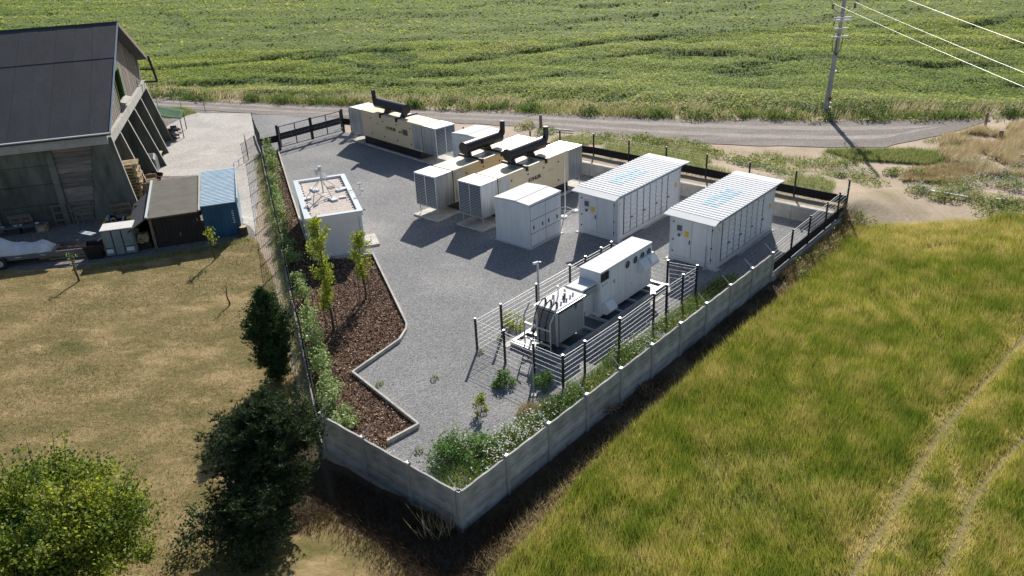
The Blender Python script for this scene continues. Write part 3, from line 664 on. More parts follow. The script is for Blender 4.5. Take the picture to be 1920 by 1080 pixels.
for x in (1.95, 2.55, 3.10, 3.62):
    fan = MB()
    n = 26
    for r0, r1, dp in ((0.205, 0.165, 0.05),):
        for i in range(n):
            a0, a1 = 2*PI*i/n, 2*PI*(i+1)/n; c0, s0, c1, s1 = math.cos(a0), math.sin(a0), math.cos(a1), math.sin(a1); z = IH-0.30
            fan._add([(x+r0*c0, -0.02, z+r0*s0), (x+r0*c1, -0.02, z+r0*s1), (x+r1*c1, -dp, z+r1*s1), (x+r1*c0, -dp, z+r1*s0), (x+r0*0.97*c0, -dp-0.005, z+r0*0.97*s0), (x+r0*0.97*c1, -dp-0.005, z+r0*0.97*s1)], [(0,1,5,4), (4,5,2,3)])
    fo = fan.build('fan', M_white, iv)
    MB().cyl((x, -0.02, IH-0.30), (x, -0.026, IH-0.30), 0.20, n=24).build('fan_well', M_seam, fo)
    bl = MB()
    for i in range(5):
        a = 2*PI*i/5; u = Vector((math.cos(a), 0, math.sin(a))); v_ = Vector((-math.sin(a), 0, math.cos(a))); c = Vector((x, -0.035, IH-0.30))
        bl._add([tuple(c+u*0.04-v_*0.02), tuple(c+u*0.16-v_*0.05), tuple(c+u*0.16+v_*0.05+Vector((0, 0.012, 0))), tuple(c+u*0.04+v_*0.02+Vector((0, 0.012, 0)))], [(0, 1, 2, 3)])
    bl.cyl((x, -0.027, IH-0.30), (x, -0.045, IH-0.30), 0.045, n=10); bl.build('fan_blades', M_dgrey, fo)
def hood(x0, x1, z0, z1, dep):
    return MB().prism([(0.0, z0), (-dep*0.55, z0-0.02), (-dep, z0+0.16), (-dep, z1-0.30), (-dep*0.35, z1), (0.0, z1)][::-1], x0, x1, 'x')
hood(2.72, 3.30, 1.02, 1.62, 0.42).build('air_hood', M_white_lift, iv, bevel=0.008)
hood(3.34, 3.92, 1.02, 1.62, 0.42).build('air_hood', M_white_lift, iv, bevel=0.008)
hood(0.16, 0.74, 0.10, 0.62, 0.40).build('air_hood', M_white_lift, iv, bevel=0.008)
MB().box(0.92, -0.024, 1.18, 1.10, -0.019, 1.38).build('warning_sign', M_white, iv)
MB().box(0.96, -0.028, 1.22, 1.06, -0.0245, 1.25).box(0.94, -0.028, 1.25, 0.98, -0.0245, 1.35).box(0.98, -0.028, 1.32, 1.04, -0.0245, 1.35).build('sign_mark', M_black, iv)
MB().cyl((0.16, -0.018, 1.40), (0.16, -0.024, 1.40), 0.06, n=14).build('logo_disc', M_grey_paint, iv)
for q, ww in ((0, 0.30), (1, 0.22)): MB().box(0.26, -0.022, 1.42-q*0.06, 0.26+ww, -0.018, 1.45-q*0.06).build('logo_line', M_grey_paint, iv)
for x, z in ((1.45, 0.50), (2.28, 0.62), (3.35, 0.80), (3.62, 0.78)): MB().box(x, -0.026, z, x+0.07, -0.019, z+0.09).build('hazard_sticker', M_yellow, iv)
# bus duct between transformer and cabinet
MB().box(-1.02, 0.16, 1.18, -0.004, IW-0.05, 1.58).build('bus_duct', M_white, iv, bevel=0.01)
gr = MB().box(-0.92, 0.13, 1.20, -0.06, 0.157, 1.50).build('duct_grille', M_seam, iv)
q = MB()
for i in range(11): q.box(-0.90+i*0.078, 0.118, 1.22, -0.885+i*0.078, 0.129, 1.48)
for z in (1.22, 1.30, 1.38, 1.46): q.box(-0.92, 0.108, z, -0.06, 0.117, z+0.016)
q.build('grille_bars', M_wire, gr)
MB().box(-0.55, 0.30, 0.15, -0.012, 0.34, 1.17).build('cable_cover', M_white, iv)
MB().box(-0.06, 0.04, 0.0, -0.004, 0.16, 1.17).build('end_post', M_white, iv)

# ---------------------------------------------------------------- mesh fence round the skid
def mesh_fence(name, label, runs, posts, H, z0=0.0, cat='fence', base=None, vstep=0.10, hstep=0.2, rot=YAW, wr=0.0056, vr=0.0012, wire=None, strip=None, post_r=0.042, cap=True, strip_mat=None, top_r=None, zf=None):
    """runs: list of point lists (panels between successive points); posts: points; all in world xy"""
    ox, oy = runs[0][0]; g = thing(name, label, cat, (ox, oy), 0, 0)
    zf_ = zf or (lambda x, y: z0)
    for run in runs:
        for (xa, ya), (xb, yb) in zip(run[:-1], run[1:]):
            za, zb_ = zf_(xa, ya), zf_(xb, yb); xa, xb, ya, yb = xa-ox, xb-ox, ya-oy, yb-oy
            m = MB(); L = math.hypot(xb-xa, yb-ya)
            for i in range(int(H/hstep)+1):
                z = 0.06+i*hstep
                if z > H-0.02: break
                m.cyl((xa, ya, za+z), (xb, yb, zb_+z), wr, n=4, caps=False)
            m.cyl((xa, ya, za+H-0.03), (xb, yb, zb_+H-0.03), top_r or wr*1.6, n=4, caps=False)
            k = max(1, int(L/vstep))
            for i in range(k+1):
                u = i/k; x, y, z = xa+(xb-xa)*u, ya+(yb-ya)*u, za+(zb_-za)*u; m.cyl((x, y, z+0.04), (x, y, z+H), vr, n=3, caps=False)
            m.build('mesh_panel', wire or M_wire, g)
            if strip:
                nx, ny = -(yb-ya)/L*0.015, (xb-xa)/L*0.015
                p = MB(); a, b = strip
                p._add([(xa-nx, ya-ny, za+a), (xb-nx, yb-ny, zb_+a), (xb-nx, yb-ny, zb_+b), (xa-nx, ya-ny, za+b), (xa+nx, ya+ny, za+a), (xb+nx, yb+ny, zb_+a), (xb+nx, yb+ny, zb_+b), (xa+nx, ya+ny, za+b)], [(0,1,2,3), (7,6,5,4), (0,4,5,1), (3,2,6,7), (0,3,7,4), (1,5,6,2)])
                p.build('screen_strip', strip_mat or M_blacksoft, g)
    for (x, y) in posts:
        z = zf_(x, y); x -= ox; y -= oy
        m = MB().cbox((x, y, z+(H+0.05)/2), (post_r*1.7, post_r*1.7, H+0.05), Matrix.Rotation(rot, 3, 'Z'))
        p = m.build('post', M_black, g)
        if cap: MB().cbox((x, y, z+H+0.065), (post_r*2, post_r*2, 0.03), Matrix.Rotation(rot, 3, 'Z')).build('post_cap', M_galv_pole, p)
    return g
c4 = [S(7.5,2.05), S(7.5,6.52), S(16.93,6.52), S(16.93,2.0)]
back_p = [S(7.62,6.52), S(9.13,6.52), S(11.4,6.52), S(13.75,6.52), S(14.9,6.52), S(16.1,6.5), S(16.93,6.5)]
front_p = [S(7.48,2.1), S(8.75,2.06), S(10.97,2.02), S(13.52,2.06), S(14.52,2.06), S(15.78,2.03), S(16.91,2.0)]
left_p = [S(7.48,2.1), S(7.5,3.48), S(7.58,5.0), S(7.62,6.52)]
right_p = [S(16.91,2.0), S(16.66,3.3), S(16.93,6.5)]
mesh_fence('mesh_fence', 'low mesh fence with black capped posts around the transformer and inverter cabinet', [back_p, front_p, left_p, right_p], back_p+front_p[1:-1]+left_p[:-1]+[right_p[0], right_p[1]], 1.42)

# lightning rods, camera post, tripod mast
for nm, lab, xy, h, col in (('lightning_rod', 'slim pale lightning rod beside the near end of the transformer fence', (0.60,24.21), 2.35, M_galv_pole), ('lightning_rod', 'slim pale lightning rod in front of the battery container nearest the wall', (9.12,34.08), 2.2, M_galv_pole)):
    g = thing(nm, lab, 'lightning rod', xy, 0, 0, 'slim lightning rods in the yard')
    MB().cyl((0, 0, 0), (0, 0, h*0.55), 0.026, 0.024, 8).build('pole', M_poleconc, g); MB().cyl((0, 0, h*0.55), (0, 0, h), 0.013, 0.008, 6).build('tip', M_galv_pole, g); MB().box(-0.1, -0.1, 0.0, 0.1, 0.1, 0.05).build('foot', M_pad, g)
g = thing('camera_post', 'grey tube post with a small surveillance camera by the transformer fence', 'camera post', (1.11,30.27), 0, 0)
MB().cyl((0, 0, 0), (0, 0, 2.5), 0.05, 0.05, 12).build('pole', M_galv_pole, g, smooth=True)
ca = MB().cbox((-0.08, -0.03, 2.50), (0.26, 0.10, 0.09), Matrix.Rotation(0.6, 3, 'Z')).build('camera', M_white, g); MB().cyl((0.1, 0, 2.46), (0.1, 0, 2.54), 0.06, n=10).build('dome', M_dgrey, g)
g = thing('lightning_mast', 'tall thin white mast on a tripod foot between white cabinet and battery container', 'mast', (3.20,42.25), 0, 0)
MB().cyl((0, 0, 0.1), (0, 0, 2.6), 0.032, 0.026, 8).build('pole', M_white, g); MB().cyl((0, 0, 2.6), (0, 0, 5.3), 0.014, 0.008, 6).build('tip', M_galv_pole, g)
for i in range(3):
    a = rad(20+120*i); c, s = math.cos(a), math.sin(a)
    lg = MB().tube([(0, 0, 0.42), (0.62*c, 0.62*s, 0.10)], 0.022, 6).tube([(0, 0, 0.14), (0.62*c, 0.62*s, 0.08)], 0.018, 6).build('leg', M_white, g)
    MB().cyl((0.62*c, 0.62*s, 0.0), (0.62*c, 0.62*s, 0.10), 0.20, 0.18, 14).build('foot_weight', M_white, lg)

# ================================================================== PERIMETER
# precast concrete wall: posts, three planks per bay, barbed wire on slanted arms
def concrete_wall(label, p0, ang, spacing, n, last_post=True, skip_first=False, arm=True):
    g = thing('concrete_wall', label, 'wall', p0, 0, ang); Hh = 1.42
    post_me = None; plank_me = {}
    for i in range(n+1):
        if i == 0 and skip_first: continue
        if post_me is None:
            b = MB().box(-0.07, -0.075, -0.05, 0.07, 0.075, Hh+0.04); po = b.build('post', M_conc, g, bevel=0.008); post_me = po.data; po.location = (i*spacing, 0, 0)
        else:
            po = link('post', post_me, g, (i*spacing, 0, 0))
    hs = [0.0, 0.47, 0.95, Hh]
    rr = random.Random(int(ang*100))
    for i in range(n):
        for j in range(3):
            if j not in plank_me:
                b = MB(); z0, z1 = hs[j]+(0.0 if j else -0.05), hs[j+1]-0.022
                if j == 2: # gently wavy worn top
                    pts = [(0.071, z0), (spacing-0.071, z0)]+[(spacing-0.071-(spacing-0.142)*q/8, z1+0.012*math.sin(q*1.7)) for q in range(9)]
                    b.prism(pts, -0.03, 0.03, 'y')
                else: b.box(0.071, -0.03, z0, spacing-0.071, 0.03, z1)
                po = b.build('concrete_plank', M_plank, g); plank_me[j] = po.data; po.location = (i*spacing, 0, 0)
            else: po = link('concrete_plank', plank_me[j], g, (i*spacing, 0, 0))
            po.location.y = rr.uniform(-0.006, 0.006)
    if arm:
        am = None
        for i in range(0 if not skip_first else 1, n+1):
            if am is None:
                b = MB().tube([(0, 0.0, Hh+0.03), (0, 0.40, Hh+0.36)], 0.014, 6); b.box(-0.06, -0.05, Hh+0.041, 0.06, 0.05, Hh+0.055); ao = b.build('wire_arm', M_galv_pole, g); am = ao.data; ao.location = (i*spacing, 0, 0)
            else: link('wire_arm', am, g, (i*spacing, 0, 0))
        for k in range(4):
            f = k/3; m = MB()
            for i in range(n): m.cyl((i*spacing, 0.01+0.39*f, Hh+0.06+0.30*f), ((i+1)*spacing, 0.01+0.39*f, Hh+0.06+0.30*f), 0.0014, n=4, caps=False)
            m.build('barbed_wire', M_barb, g)
    return g
concrete_wall('long grey concrete plank wall facing the barley field', (AX, AY), YAW, 2.0085, 10)
gw = concrete_wall('short grey concrete plank wall in shade facing the lawn corner', W3, rad(138.578)-PI, 2.0737, 3)
# the short wall runs from the lawn corner to the sharp near corner; its last post stands at the corner of the long wall
for ch in gw.children:
    if ch.name.startswith('post') and abs(ch.location.x-3*2.0737) < 0.01: ch.location.x -= 0.16

# retaining wall at the back, made of cast sections with a pale coping
rw = thing('retaining_wall', 'low cast retaining wall behind the battery containers with a pale coping', 'wall', S(27.9,0.2), 0, YAW)
for i in range(9):
    a = i*2.2; MB().box(-0.10, a+0.01, -0.05, 0.12, a+2.19, 0.76).build('wall_section', M_conc, rw)
    MB().box(-0.13, a+0.005, 0.762, 0.16, a+2.195, 0.83).build('coping_stone', M_pad, rw)
kw = thing('kerb_wall', 'low concrete kerb wall under the mesh fence beyond the end of the plank wall', 'wall', S(20.2,0.02), 0, YAW)
for i in range(5):
    a = i*1.8; b = MB(); z0, z1 = 0.30+0.06*i*0.6, 0.30+0.06*(i+1)*0.6
    b._add([(a+0.01, -0.13, -0.06), (a+1.79, -0.13, -0.06), (a+1.79, 0.13, -0.06), (a+0.01, 0.13, -0.06), (a+0.01, -0.13, z0), (a+1.79, -0.13, z1), (a+1.79, 0.13, z1), (a+0.01, 0.13, z0)], [(0,1,2,3),(4,5,6,7),(0,1,5,4),(1,2,6,5),(2,3,7,6),(3,0,4,7)])
    b.build('kerb_section', M_kerb, kw)
def kerbz(x, y): s, t = toST(x, y); return 0.30+0.036*max(0, (s-20.2)/1.8)
kp = [S(s, 0.06) for s in (20.45, 22.3, 24.3, 26.4, 28.0, 29.2)]
mesh_fence('mesh_fence', 'mesh fence with black screen strip and posts standing on the low kerb wall', [kp], kp[1:-1], 1.42, strip=(0.04, 0.50), zf=lambda x, y: kerbz(x, y), wr=0.006, vr=0.0012, post_r=0.045, top_r=0.014, cap=False)
bp_ = [S(29.2, 0.06), S(29.2,2.9), S(29.25,5.6), S(29.3,8.3), S(29.3,11.0), S(29.35,13.7), S(29.35,16.4), S(29.3,19.1), S(29.2,21.6), S(28.8,24.2), S(28.2,27), S(27.6,30), S(27.0,33), S(26.3,36.4)]
def bankz(x, y): return float(berm(np.array([x]), np.array([y]))[0])-0.02 if toST(x, y)[0] > 27.9 else 0.0
mesh_fence('mesh_fence', 'long mesh fence with black screen strip on the bank along the road side', [bp_], bp_, 1.42, zf=bankz, strip=(0.12, 0.58), wr=0.0045, vr=0.0014, post_r=0.045, cap=False)
# barbed wire outrigger on the corner post
# dark chain link fence along the lawn, barn yard side
lf = [(-6.50,21.75)]+[(-6.5-11.25*u, 21.75+35.35*u) for u in np.linspace(0.06, 1, 16)]+[(-18.9, 60.2), (-19.7, 62.6)]
mesh_fence('chain_link_fence', 'long dark chain link fence between the lawn and the mulch bed', [lf], lf, 1.75, vstep=0.075, hstep=0.15, wr=0.006, vr=0.006, wire=M_darkwire, cap=False, strip_mat=M_blacksoft, rot=rad(107), strip=None, post_r=0.035)
kb = thing('kerb_board', 'pale narrow kerb boards at the foot of the dark chain link fence', 'kerb', (0, 0), 0, 0)
for (xa, ya), (xb, yb) in zip(lf[:-1], lf[1:]):
    a = math.atan2(yb-ya, xb-xa); MB().cbox(((xa+xb)/2-0.06, (ya+yb)/2-0.02, 0.08), (math.dist((xa, ya), (xb, yb))-0.02, 0.05, 0.24), Matrix.Rotation(a, 3, 'Z')).build('board', M_conc, kb)
gwf = [(-17.75, 57.15), GL]
mesh_fence('gate_wing', 'short black fence wing between chain link fence and gate', [gwf], [gwf[0]], 1.6, strip=(0.62, 1.12), post_r=0.05)
g2f = [GR, S(26.3,36.4)]
mesh_fence('gate_wing', 'short black fence wing between the gate and the crosswise generator', [g2f], [g2f[1]], 1.6, strip=(0.62, 1.12), post_r=0.05)
# double leaf gate
gd = math.dist(GL, GR); ga = math.atan2(GR[1]-GL[1], GR[0]-GL[0])
gt = thing('gate', 'black double leaf gate with a dark screen strip at the far end of the yard', 'gate', GL, 0, ga)
for x in (0.0, gd):
    MB().cbox((x, 0, 0.92), (0.15, 0.15, 1.84)).build('gate_post', M_black, gt)
for (a, c) in ((0.14, gd/2-0.03), (gd/2+0.03, gd-0.14)):
    m = MB(); m.box(a, -0.025, 0.16, a+0.06, 0.025, 1.72); m.box(c-0.06, -0.025, 0.16, c, 0.025, 1.72)
    m.box(a+0.061, -0.022, 0.16, c-0.061, 0.022, 0.21); m.box(a+0.061, -0.022, 1.67, c-0.061, 0.022, 1.72); mid = (a+c)/2; m.box(mid-0.03, -0.022, 0.211, mid+0.03, 0.022, 1.669)
    lf_ = m.build('gate_leaf', M_black, gt)
    MB().box(a+0.065, 0.026, 0.70, c-0.065, 0.040, 1.20).build('screen_strip', M_blacksoft, lf_)
    w2 = MB()
    for i in range(int((c-a)/0.12)): w2.cyl((a+0.1+i*0.12, 0, 0.2), (a+0.1+i*0.12, 0, 1.68), 0.003, n=3, caps=False)
    for z in (0.45, 0.95, 1.45): w2.cyl((a, 0, z), (c, 0, z), 0.004, n=4, caps=False)
    w2.build('mesh_infill', M_wire, lf_)
MB().box(gd/2-0.10, -0.05, 0.12, gd/2+0.10, 0.05, 1.80).build('meeting_stile', M_black, gt)
for x0, x1 in ((0.15, 0.95), (gd-0.95, gd-0.15)): MB().cyl((x0, -0.09, 0.34), (x1, -0.09, 0.42), 0.035, n=10).build('gate_actuator', M_white, gt)
g = thing('gate_control_post', 'weathered grey concrete post at the right hand gate hinge', 'post', S(26.15,37.0), 0, YAW)
MB().box(-0.16, -0.16, 0, 0.16, 0.16, 2.0).build('shaft', M_conc, g, bevel=0.02); MB().box(-0.2, -0.2, 0.0, 0.2, 0.2, 0.12).build('foot', M_pad, g); MB().box(-0.20, -0.1, 0.5, -0.161, 0.1, 0.85).build('box', M_galv_pole, g)
g = thing('climbing_plant', 'dark dry climbing plant on the concrete gate post', 'plant', S(26.5,36.7), 0, YAW)
_r = np.random.default_rng(5); C = np.stack([_r.normal(0, 0.12, 400), _r.normal(0, 0.12, 400), _r.uniform(0.05, 1.8, 400)], 1)
M_dry = leaf_mat('dry_leaf', [(0.0, (0.05, 0.035, 0.02)), (1.0, (0.18, 0.12, 0.07))], 0.2)
V, F = leaf_mesh(C, 0.12, _r); npmesh('foliage', V, F, M_dry, np.repeat(_r.random(400), 4), g)

# mulch kerb stones
ks = thing('bed_kerb', 'angled row of pale concrete kerb stones edging the mulch bed', 'kerb', KERB[0], 0, 0)
for a, b in zip(KERB[:-1], KERB[1:]):
    L = math.dist(a, b); n = max(1, round(L/1.0)); an = math.atan2(b[1]-a[1], b[0]-a[0])
    for i in range(n):
        u = (i+0.5)/n; MB().cbox((a[0]+(b[0]-a[0])*u-KERB[0][0], a[1]+(b[1]-a[1])*u-KERB[0][1], 0.07+random.uniform(-0.004, 0.004)), (L/n-0.008, 0.085, 0.20), Matrix.Rotation(an, 3, 'Z')).build('kerb_stone', M_kerb, ks)

# ------------------------------------------------------------------ kiosk
kx, ky, ka, kbd, kh, kyaw = -10.017, 37.061, 2.84, 6.45, 2.34, 0.3072
k = thing('transformer_kiosk', 'white rendered flat roofed kiosk standing at the mulch bed', 'kiosk', (kx, ky), 0, kyaw)
MB().box(0.07, 0.07, -0.05, ka-0.07, kbd-0.07, kh-0.24).build('wall', M_stucco, k, bevel=0.01)
pw = 0.24
par = MB(); par.box(0, 0, kh-0.24, ka, pw, kh); par.box(0, kbd-pw, kh-0.24, ka, kbd, kh); par.box(0, pw, kh-0.24, pw, kbd-pw, kh); par.box(ka-pw, pw, kh-0.24, ka, kbd-pw, kh)
par.build('parapet', M_stucco, k)
cp = MB(); cp.box(-0.02, -0.02, kh+0.001, ka+0.02, pw, kh+0.025); cp.box(-0.02, kbd-pw, kh+0.001, ka+0.02, kbd+0.02, kh+0.025); cp.box(-0.02, pw, kh+0.001, pw, kbd-pw, kh+0.025); cp.box(ka-pw, pw, kh+0.001, ka+0.02, kbd-pw, kh+0.025)
cp.build('flashing', M_cap, k)
M_roofgravel = ground_mat('roof_gravel', [(0.3, (0.46, 0.40, 0.36)), (0.7, (0.66, 0.59, 0.54))], [(0.3, (0.50, 0.44, 0.40)), (0.7, (0.64, 0.58, 0.53))], 20, 0.9, 0.6, 0.8, 0.02, (22, 0.75, 1.25))
MB().box(pw, pw, kh-0.239, ka-pw, kbd-pw, kh-0.09).build('roof_gravel', M_roofgravel, k)
MB().box(ka-0.068, 1.0, 0.0, ka-0.045, 2.2, 2.0).build('door', M_grey_paint, k)
MB().box(ka, 0.75, 0.0, ka+0.75, 2.3, 0.12).build('step_slab', M_pad, k)
MB().cyl((ka+0.0, 0.5, kh-0.12), (ka+0.22, 0.45, kh-0.14), 0.03, n=8).build('rain_spout', M_dgrey, k)
MB().cbox((0.30, -0.05, kh-0.42), (0.34, 0.22, 0.14), Matrix.Rotation(0.3, 3, 'X')).build('flood_lamp', M_black, k)
MB().cyl((ka-0.22, 0.055, 0.0), (ka-0.22, 0.055, kh-0.3), 0.02, n=6).build('cable_conduit', M_galv_pole, k)
fx = MB()
for i in range(14):
    for x in (pw+0.10, ka-pw-0.10): fx.cbox((x+random.uniform(-.02, .02), pw+0.3+i*(kbd-2*pw-0.6)/13, kh-0.07), (0.07, 0.07, 0.05))
fo = fx.build('roof_clips', M_dgrey, k); fo['kind'] = 'stuff'
def K(x, y): return (kx+math.cos(kyaw)*x-math.sin(kyaw)*y, ky+math.sin(kyaw)*x+math.cos(kyaw)*y)
am = thing('antenna_mast', 'small tripod antenna mast with dishes on the kiosk roof', 'antenna', K(1.32, 3.55), kh-0.09, kyaw)
am.scale = (1.2, 1.2, 1.0)
MB().cyl((0, 0, 0.1), (0.0, 0, 1.55), 0.032, 0.028, 10).build('pole', M_galv_pole, am)
for i, a in enumerate((20, 110, 200, 290)):
    c, s = math.cos(rad(a)), math.sin(rad(a))
    l = MB().tube([(0, 0, 1.0), (0.85*c, 0.85*s, 0.08)], 0.016, 6).tube([(0, 0, 0.12), (0.85*c, 0.85*s, 0.06)], 0.014, 6).build('leg', M_galv_pole, am)
    MB().cbox((0.9*c, 0.9*s, 0.05), (0.50, 0.26, 0.10), Matrix.Rotation(rad(a), 3, 'Z')).build('ballast_block', M_white, l)
MB().cyl((0.05, -0.03, 1.05), (0.17, -0.10, 1.10), 0.02, 0.17, 20).build('dish', M_white, am, smooth=True)
MB().cyl((-0.05, -0.02, 1.42), (-0.16, -0.16, 1.40), 0.09, 0.12, 16).build('dish', M_white, am, smooth=True)
MB().cbox((0.0, -0.06, 1.50), (0.12, 0.14, 0.26)).build('radio_box', M_white, am); MB().cbox((-0.16, 0.0, 1.24), (0.10, 0.08, 0.20)).build('radio_box', M_white, am)
cb = MB(); pts = [(0.35+0.16*math.cos(q*0.5), -0.25+0.16*math.sin(q*0.5), 0.40+0.004*q) for q in range(26)]; cb.tube(pts, 0.014, 5); cb.tube([(0.05, 0, 1.0), (0.08, -0.08, 0.6), (0.35, -0.25, 0.32)], 0.012, 5)
cb.build('cable_coil', M_black, am)
ma = thing('anemometer', 'small white anemometer bracket on the right hand parapet of the kiosk', 'anemometer', K(ka+0.02, 2.6), kh-0.05, kyaw)
MB().tube([(-0.5, -0.5, -0.02), (-0.45, 0.1, -0.02), (-0.32, 0.5, 0.12), (0.05, 0.55, 0.16)], 0.016, 6).build('conduit', M_dgrey, ma)
MB().tube([(0, 0, 0), (0.30, 0.05, 0.0), (0.30, 0.05, 0.55)], 0.016, 6).build('bracket', M_galv_pole, ma); MB().cbox((0.31, 0.05, 0.60), (0.20, 0.09, 0.08)).build('sensor', M_white, ma); MB().cbox((0.42, 0.05, 0.22), (0.12, 0.09, 0.13)).build('sensor_box', M_white, ma)
MB().cbox((-0.65, 0.05, -0.01), (0.34, 0.22, 0.10)).build('junction_box', M_white, ma)

# ------------------------------------------------------------------ power pole
PX, PY = 24.66, 60.53
pp = thing('power_pole', 'grey concrete power pole with steel crossarms beside the gravel road', 'utility pole', (PX, PY), 0, 0)
ph = 9.6; lean = 0.040
def pt(z): return (lean*z, 0.0, z)
MB().cyl(pt(-0.1), pt(ph), 0.21, 0.12, 14).build('pole', M_poleconc, pp, smooth=True)
for z, L in ((7.15, 1.25), (6.98, 1.25), (6.40, 1.05), (5.82, 1.25)):
    MB().cbox((pt(z)[0], -0.24, z), (L, 0.12, 0.10)).build('crossarm', M_white_lift, pp)
for s_ in (-1, 1):
    MB().tube([(pt(7.4)[0], -0.12, 7.35), (pt(7.5)[0]+s_*0.45, -0.1, 7.5), (pt(7.8)[0]+s_*0.80, -0.08, 7.80)], 0.05, 6).build('bracket_arm', M_galv_pole, pp)
    ins = MB(); c = Vector((pt(7.8)[0]+s_*0.80, -0.08, 7.78))
    for q in range(4): ins.cyl(c+Vector((0, 0, q*0.09)), c+Vector((0, 0, q*0.09+0.06)), 0.11, 0.06, 10)
    ins.build('insulator', M_black, pp)
ins = MB()
for q in range(4): ins.cyl((pt(ph)[0], 0, ph+q*0.09), (pt(ph)[0], 0, ph+q*0.09+0.06), 0.085, 0.05, 10)
ins.build('insulator', M_black, pp)
MB().tube([(pt(7.2)[0]-0.5, -0.2, 7.3), (pt(7.0)[0]-0.62, -0.25, 6.6)], 0.04, 6).build('switch_box', M_dgrey, pp)
for dx in (-0.42, -0.15, 0.22):
    MB().tube([(pt(6)[0]+dx, -0.22, 6.05), (pt(5.4)[0]+dx*1.15, -0.26, 5.4), (pt(4.9)[0]+dx*0.9, -0.24, 4.9), (pt(4.5)[0], -0.2, 4.45)], 0.022, 6).build('cable', M_black, pp)
for z in (3.3, 0.95, 0.6): MB().cbox((pt(z)[0]+0.02, -0.14, z), (0.42, 0.22, 0.06)).build('clamp', M_galv_pole, pp)
MB().cbox((pt(1.2)[0]+0.08, -0.2, 1.25), (0.16, 0.10, 0.26)).build('sign_plate', M_rust, pp)
def cable(label, a, b):
    g = thing('power_line', label, 'power line', (0, 0), 0, 0); pts = []
    for i in range(25):
        u = i/24; p = Vector(a).lerp(Vector(b), u); p.z -= 0.5*4*u*(1-u)*0.5; pts.append(p)
    MB().tube(pts, 0.008, 5).build('conductor', mat('aluminium_cable', (0.66, 0.66, 0.65), 0.5, 0.2), g)
t1 = (PX+pt(8.15)[0]-0.80, PY-0.08, 8.15); t2 = (PX+pt(8.15)[0]+0.80, PY-0.08, 8.15); t3 = (PX+pt(ph)[0], PY, ph+0.36)
cable('power line from the left insulator of the pole, lowest of the three wires', t1, (20.31, 4.58, 8.15))
cable('power line from the right insulator of the pole, middle of the three wires', t2, (21.45, 4.62, 8.15))
cable('power line from the pole top, highest of the three wires', t3, (t3[0]-0.115*56, t3[1]-0.993*56, t3[2]))

# ================================================================== BARN AND SHEDS
BA = rad(15.0); E0 = (-22.3, 45.0)
def Bp(w_, n_): return (E0[0]+math.cos(BA)*w_-math.sin(BA)*n_, E0[1]+math.sin(BA)*w_+math.cos(BA)*n_)
bn = thing('barn', 'tall old concrete barn with dark felt roof and buttressed gable', 'barn', E0, 0, BA)
EZ, RZ, FZ, RN, FN = 5.10, 10.0, 6.25, 9.0, 18.6     # eave, ridge, far eave heights; ridge and far eave depths
WL = -34.0
M_bitumen2 = mat('bitumen_felt_worn', (0.053, 0.057, 0.067), 0.75, var=0.25, scale=0.9, stretch=(1, 0.2, 1), bump=0.2, bscale=6)
M_bitumen3 = mat('bitumen_felt_new', (0.048, 0.052, 0.062), 0.74, var=0.2, scale=0.6, stretch=(1, 0.2, 1), bump=0.2, bscale=6)
# roof courses of felt (two strips up the near slope, in sheets) and the far slope
def slope_pt(w_, u, near=True):
    if near: return (w_, RN*u, EZ+(RZ-EZ)*u)
    return (w_, RN+(FN-RN)*u, RZ+(FZ-RZ)*u)
def wend(u): return 0.35*u
for near in (True, False):
    for (u0, u1, lift) in ((-0.0, 0.665, 0.0), (0.655, 1.0, 0.018)):
        xs = [WL]+[-20+1.05*q for q in range(19)]+[None]
        for qi, (a, c) in enumerate(zip(xs[:-1], xs[1:])):
            a0, a1 = a, a
            c0 = c if c is not None else (wend(u0) if near else wend(1-u0)*0+0.35-0.1*u0); c1 = c if c is not None else (wend(u1) if near else 0.35-0.1*u1)
            g_ = 0.004
            P4 = [slope_pt(a0+g_, u0, near), slope_pt(c0-g_*(c is not None), u0, near), slope_pt(c1-g_*(c is not None), u1, near), slope_pt(a1+g_, u1, near)]
            m = MB(); m._add([(p[0], p[1], p[2]+lift+0.005*(qi % 2)) for p in P4]+[(p[0], p[1], p[2]+lift-0.13) for p in P4], [(0,1,2,3),(7,6,5,4),(0,4,5,1),(1,5,6,2),(2,6,7,3),(3,7,4,0)])
            m.build('felt_sheet', (M_bitumen, M_bitumen2, M_bitumen3)[(qi*7+int(u0*10)) % 3], bn)
MB().tube([slope_pt(WL, 1.0), slope_pt(0.35, 1.0)], 0.07, 6).build('ridge_roll', M_bitumen, bn)
MB()._add([(WL, -0.02, EZ-0.03), (0.01, -0.02, EZ-0.03), (0.01, -0.05, EZ+0.03), (WL, -0.05, EZ+0.03), (WL, 0.06, EZ+0.045), (0.01, 0.06, EZ+0.045)], [(0,1,2,3), (3,2,5,4)]).build('eave_flashing', M_cap, bn)
vf = MB(); p, q = slope_pt(0.0, 0.0), slope_pt(0.35, 1.0)
vf._add([(p[0]+0.002, p[1], p[2]-0.10), (q[0]+0.002, q[1], q[2]-0.10), (q[0]+0.04, q[1], q[2]+0.05), (p[0]+0.04, p[1], p[2]+0.05), (p[0]-0.05, p[1], p[2]+0.035), (q[0]-0.05, q[1], q[2]+0.035)], [(0,1,2,3), (3,2,5,4)])
vf.build('verge_flashing', M_cap, bn)
vf = MB(); p, q = slope_pt(0.36, 0.0, False), slope_pt(0.26, 1.0, False)
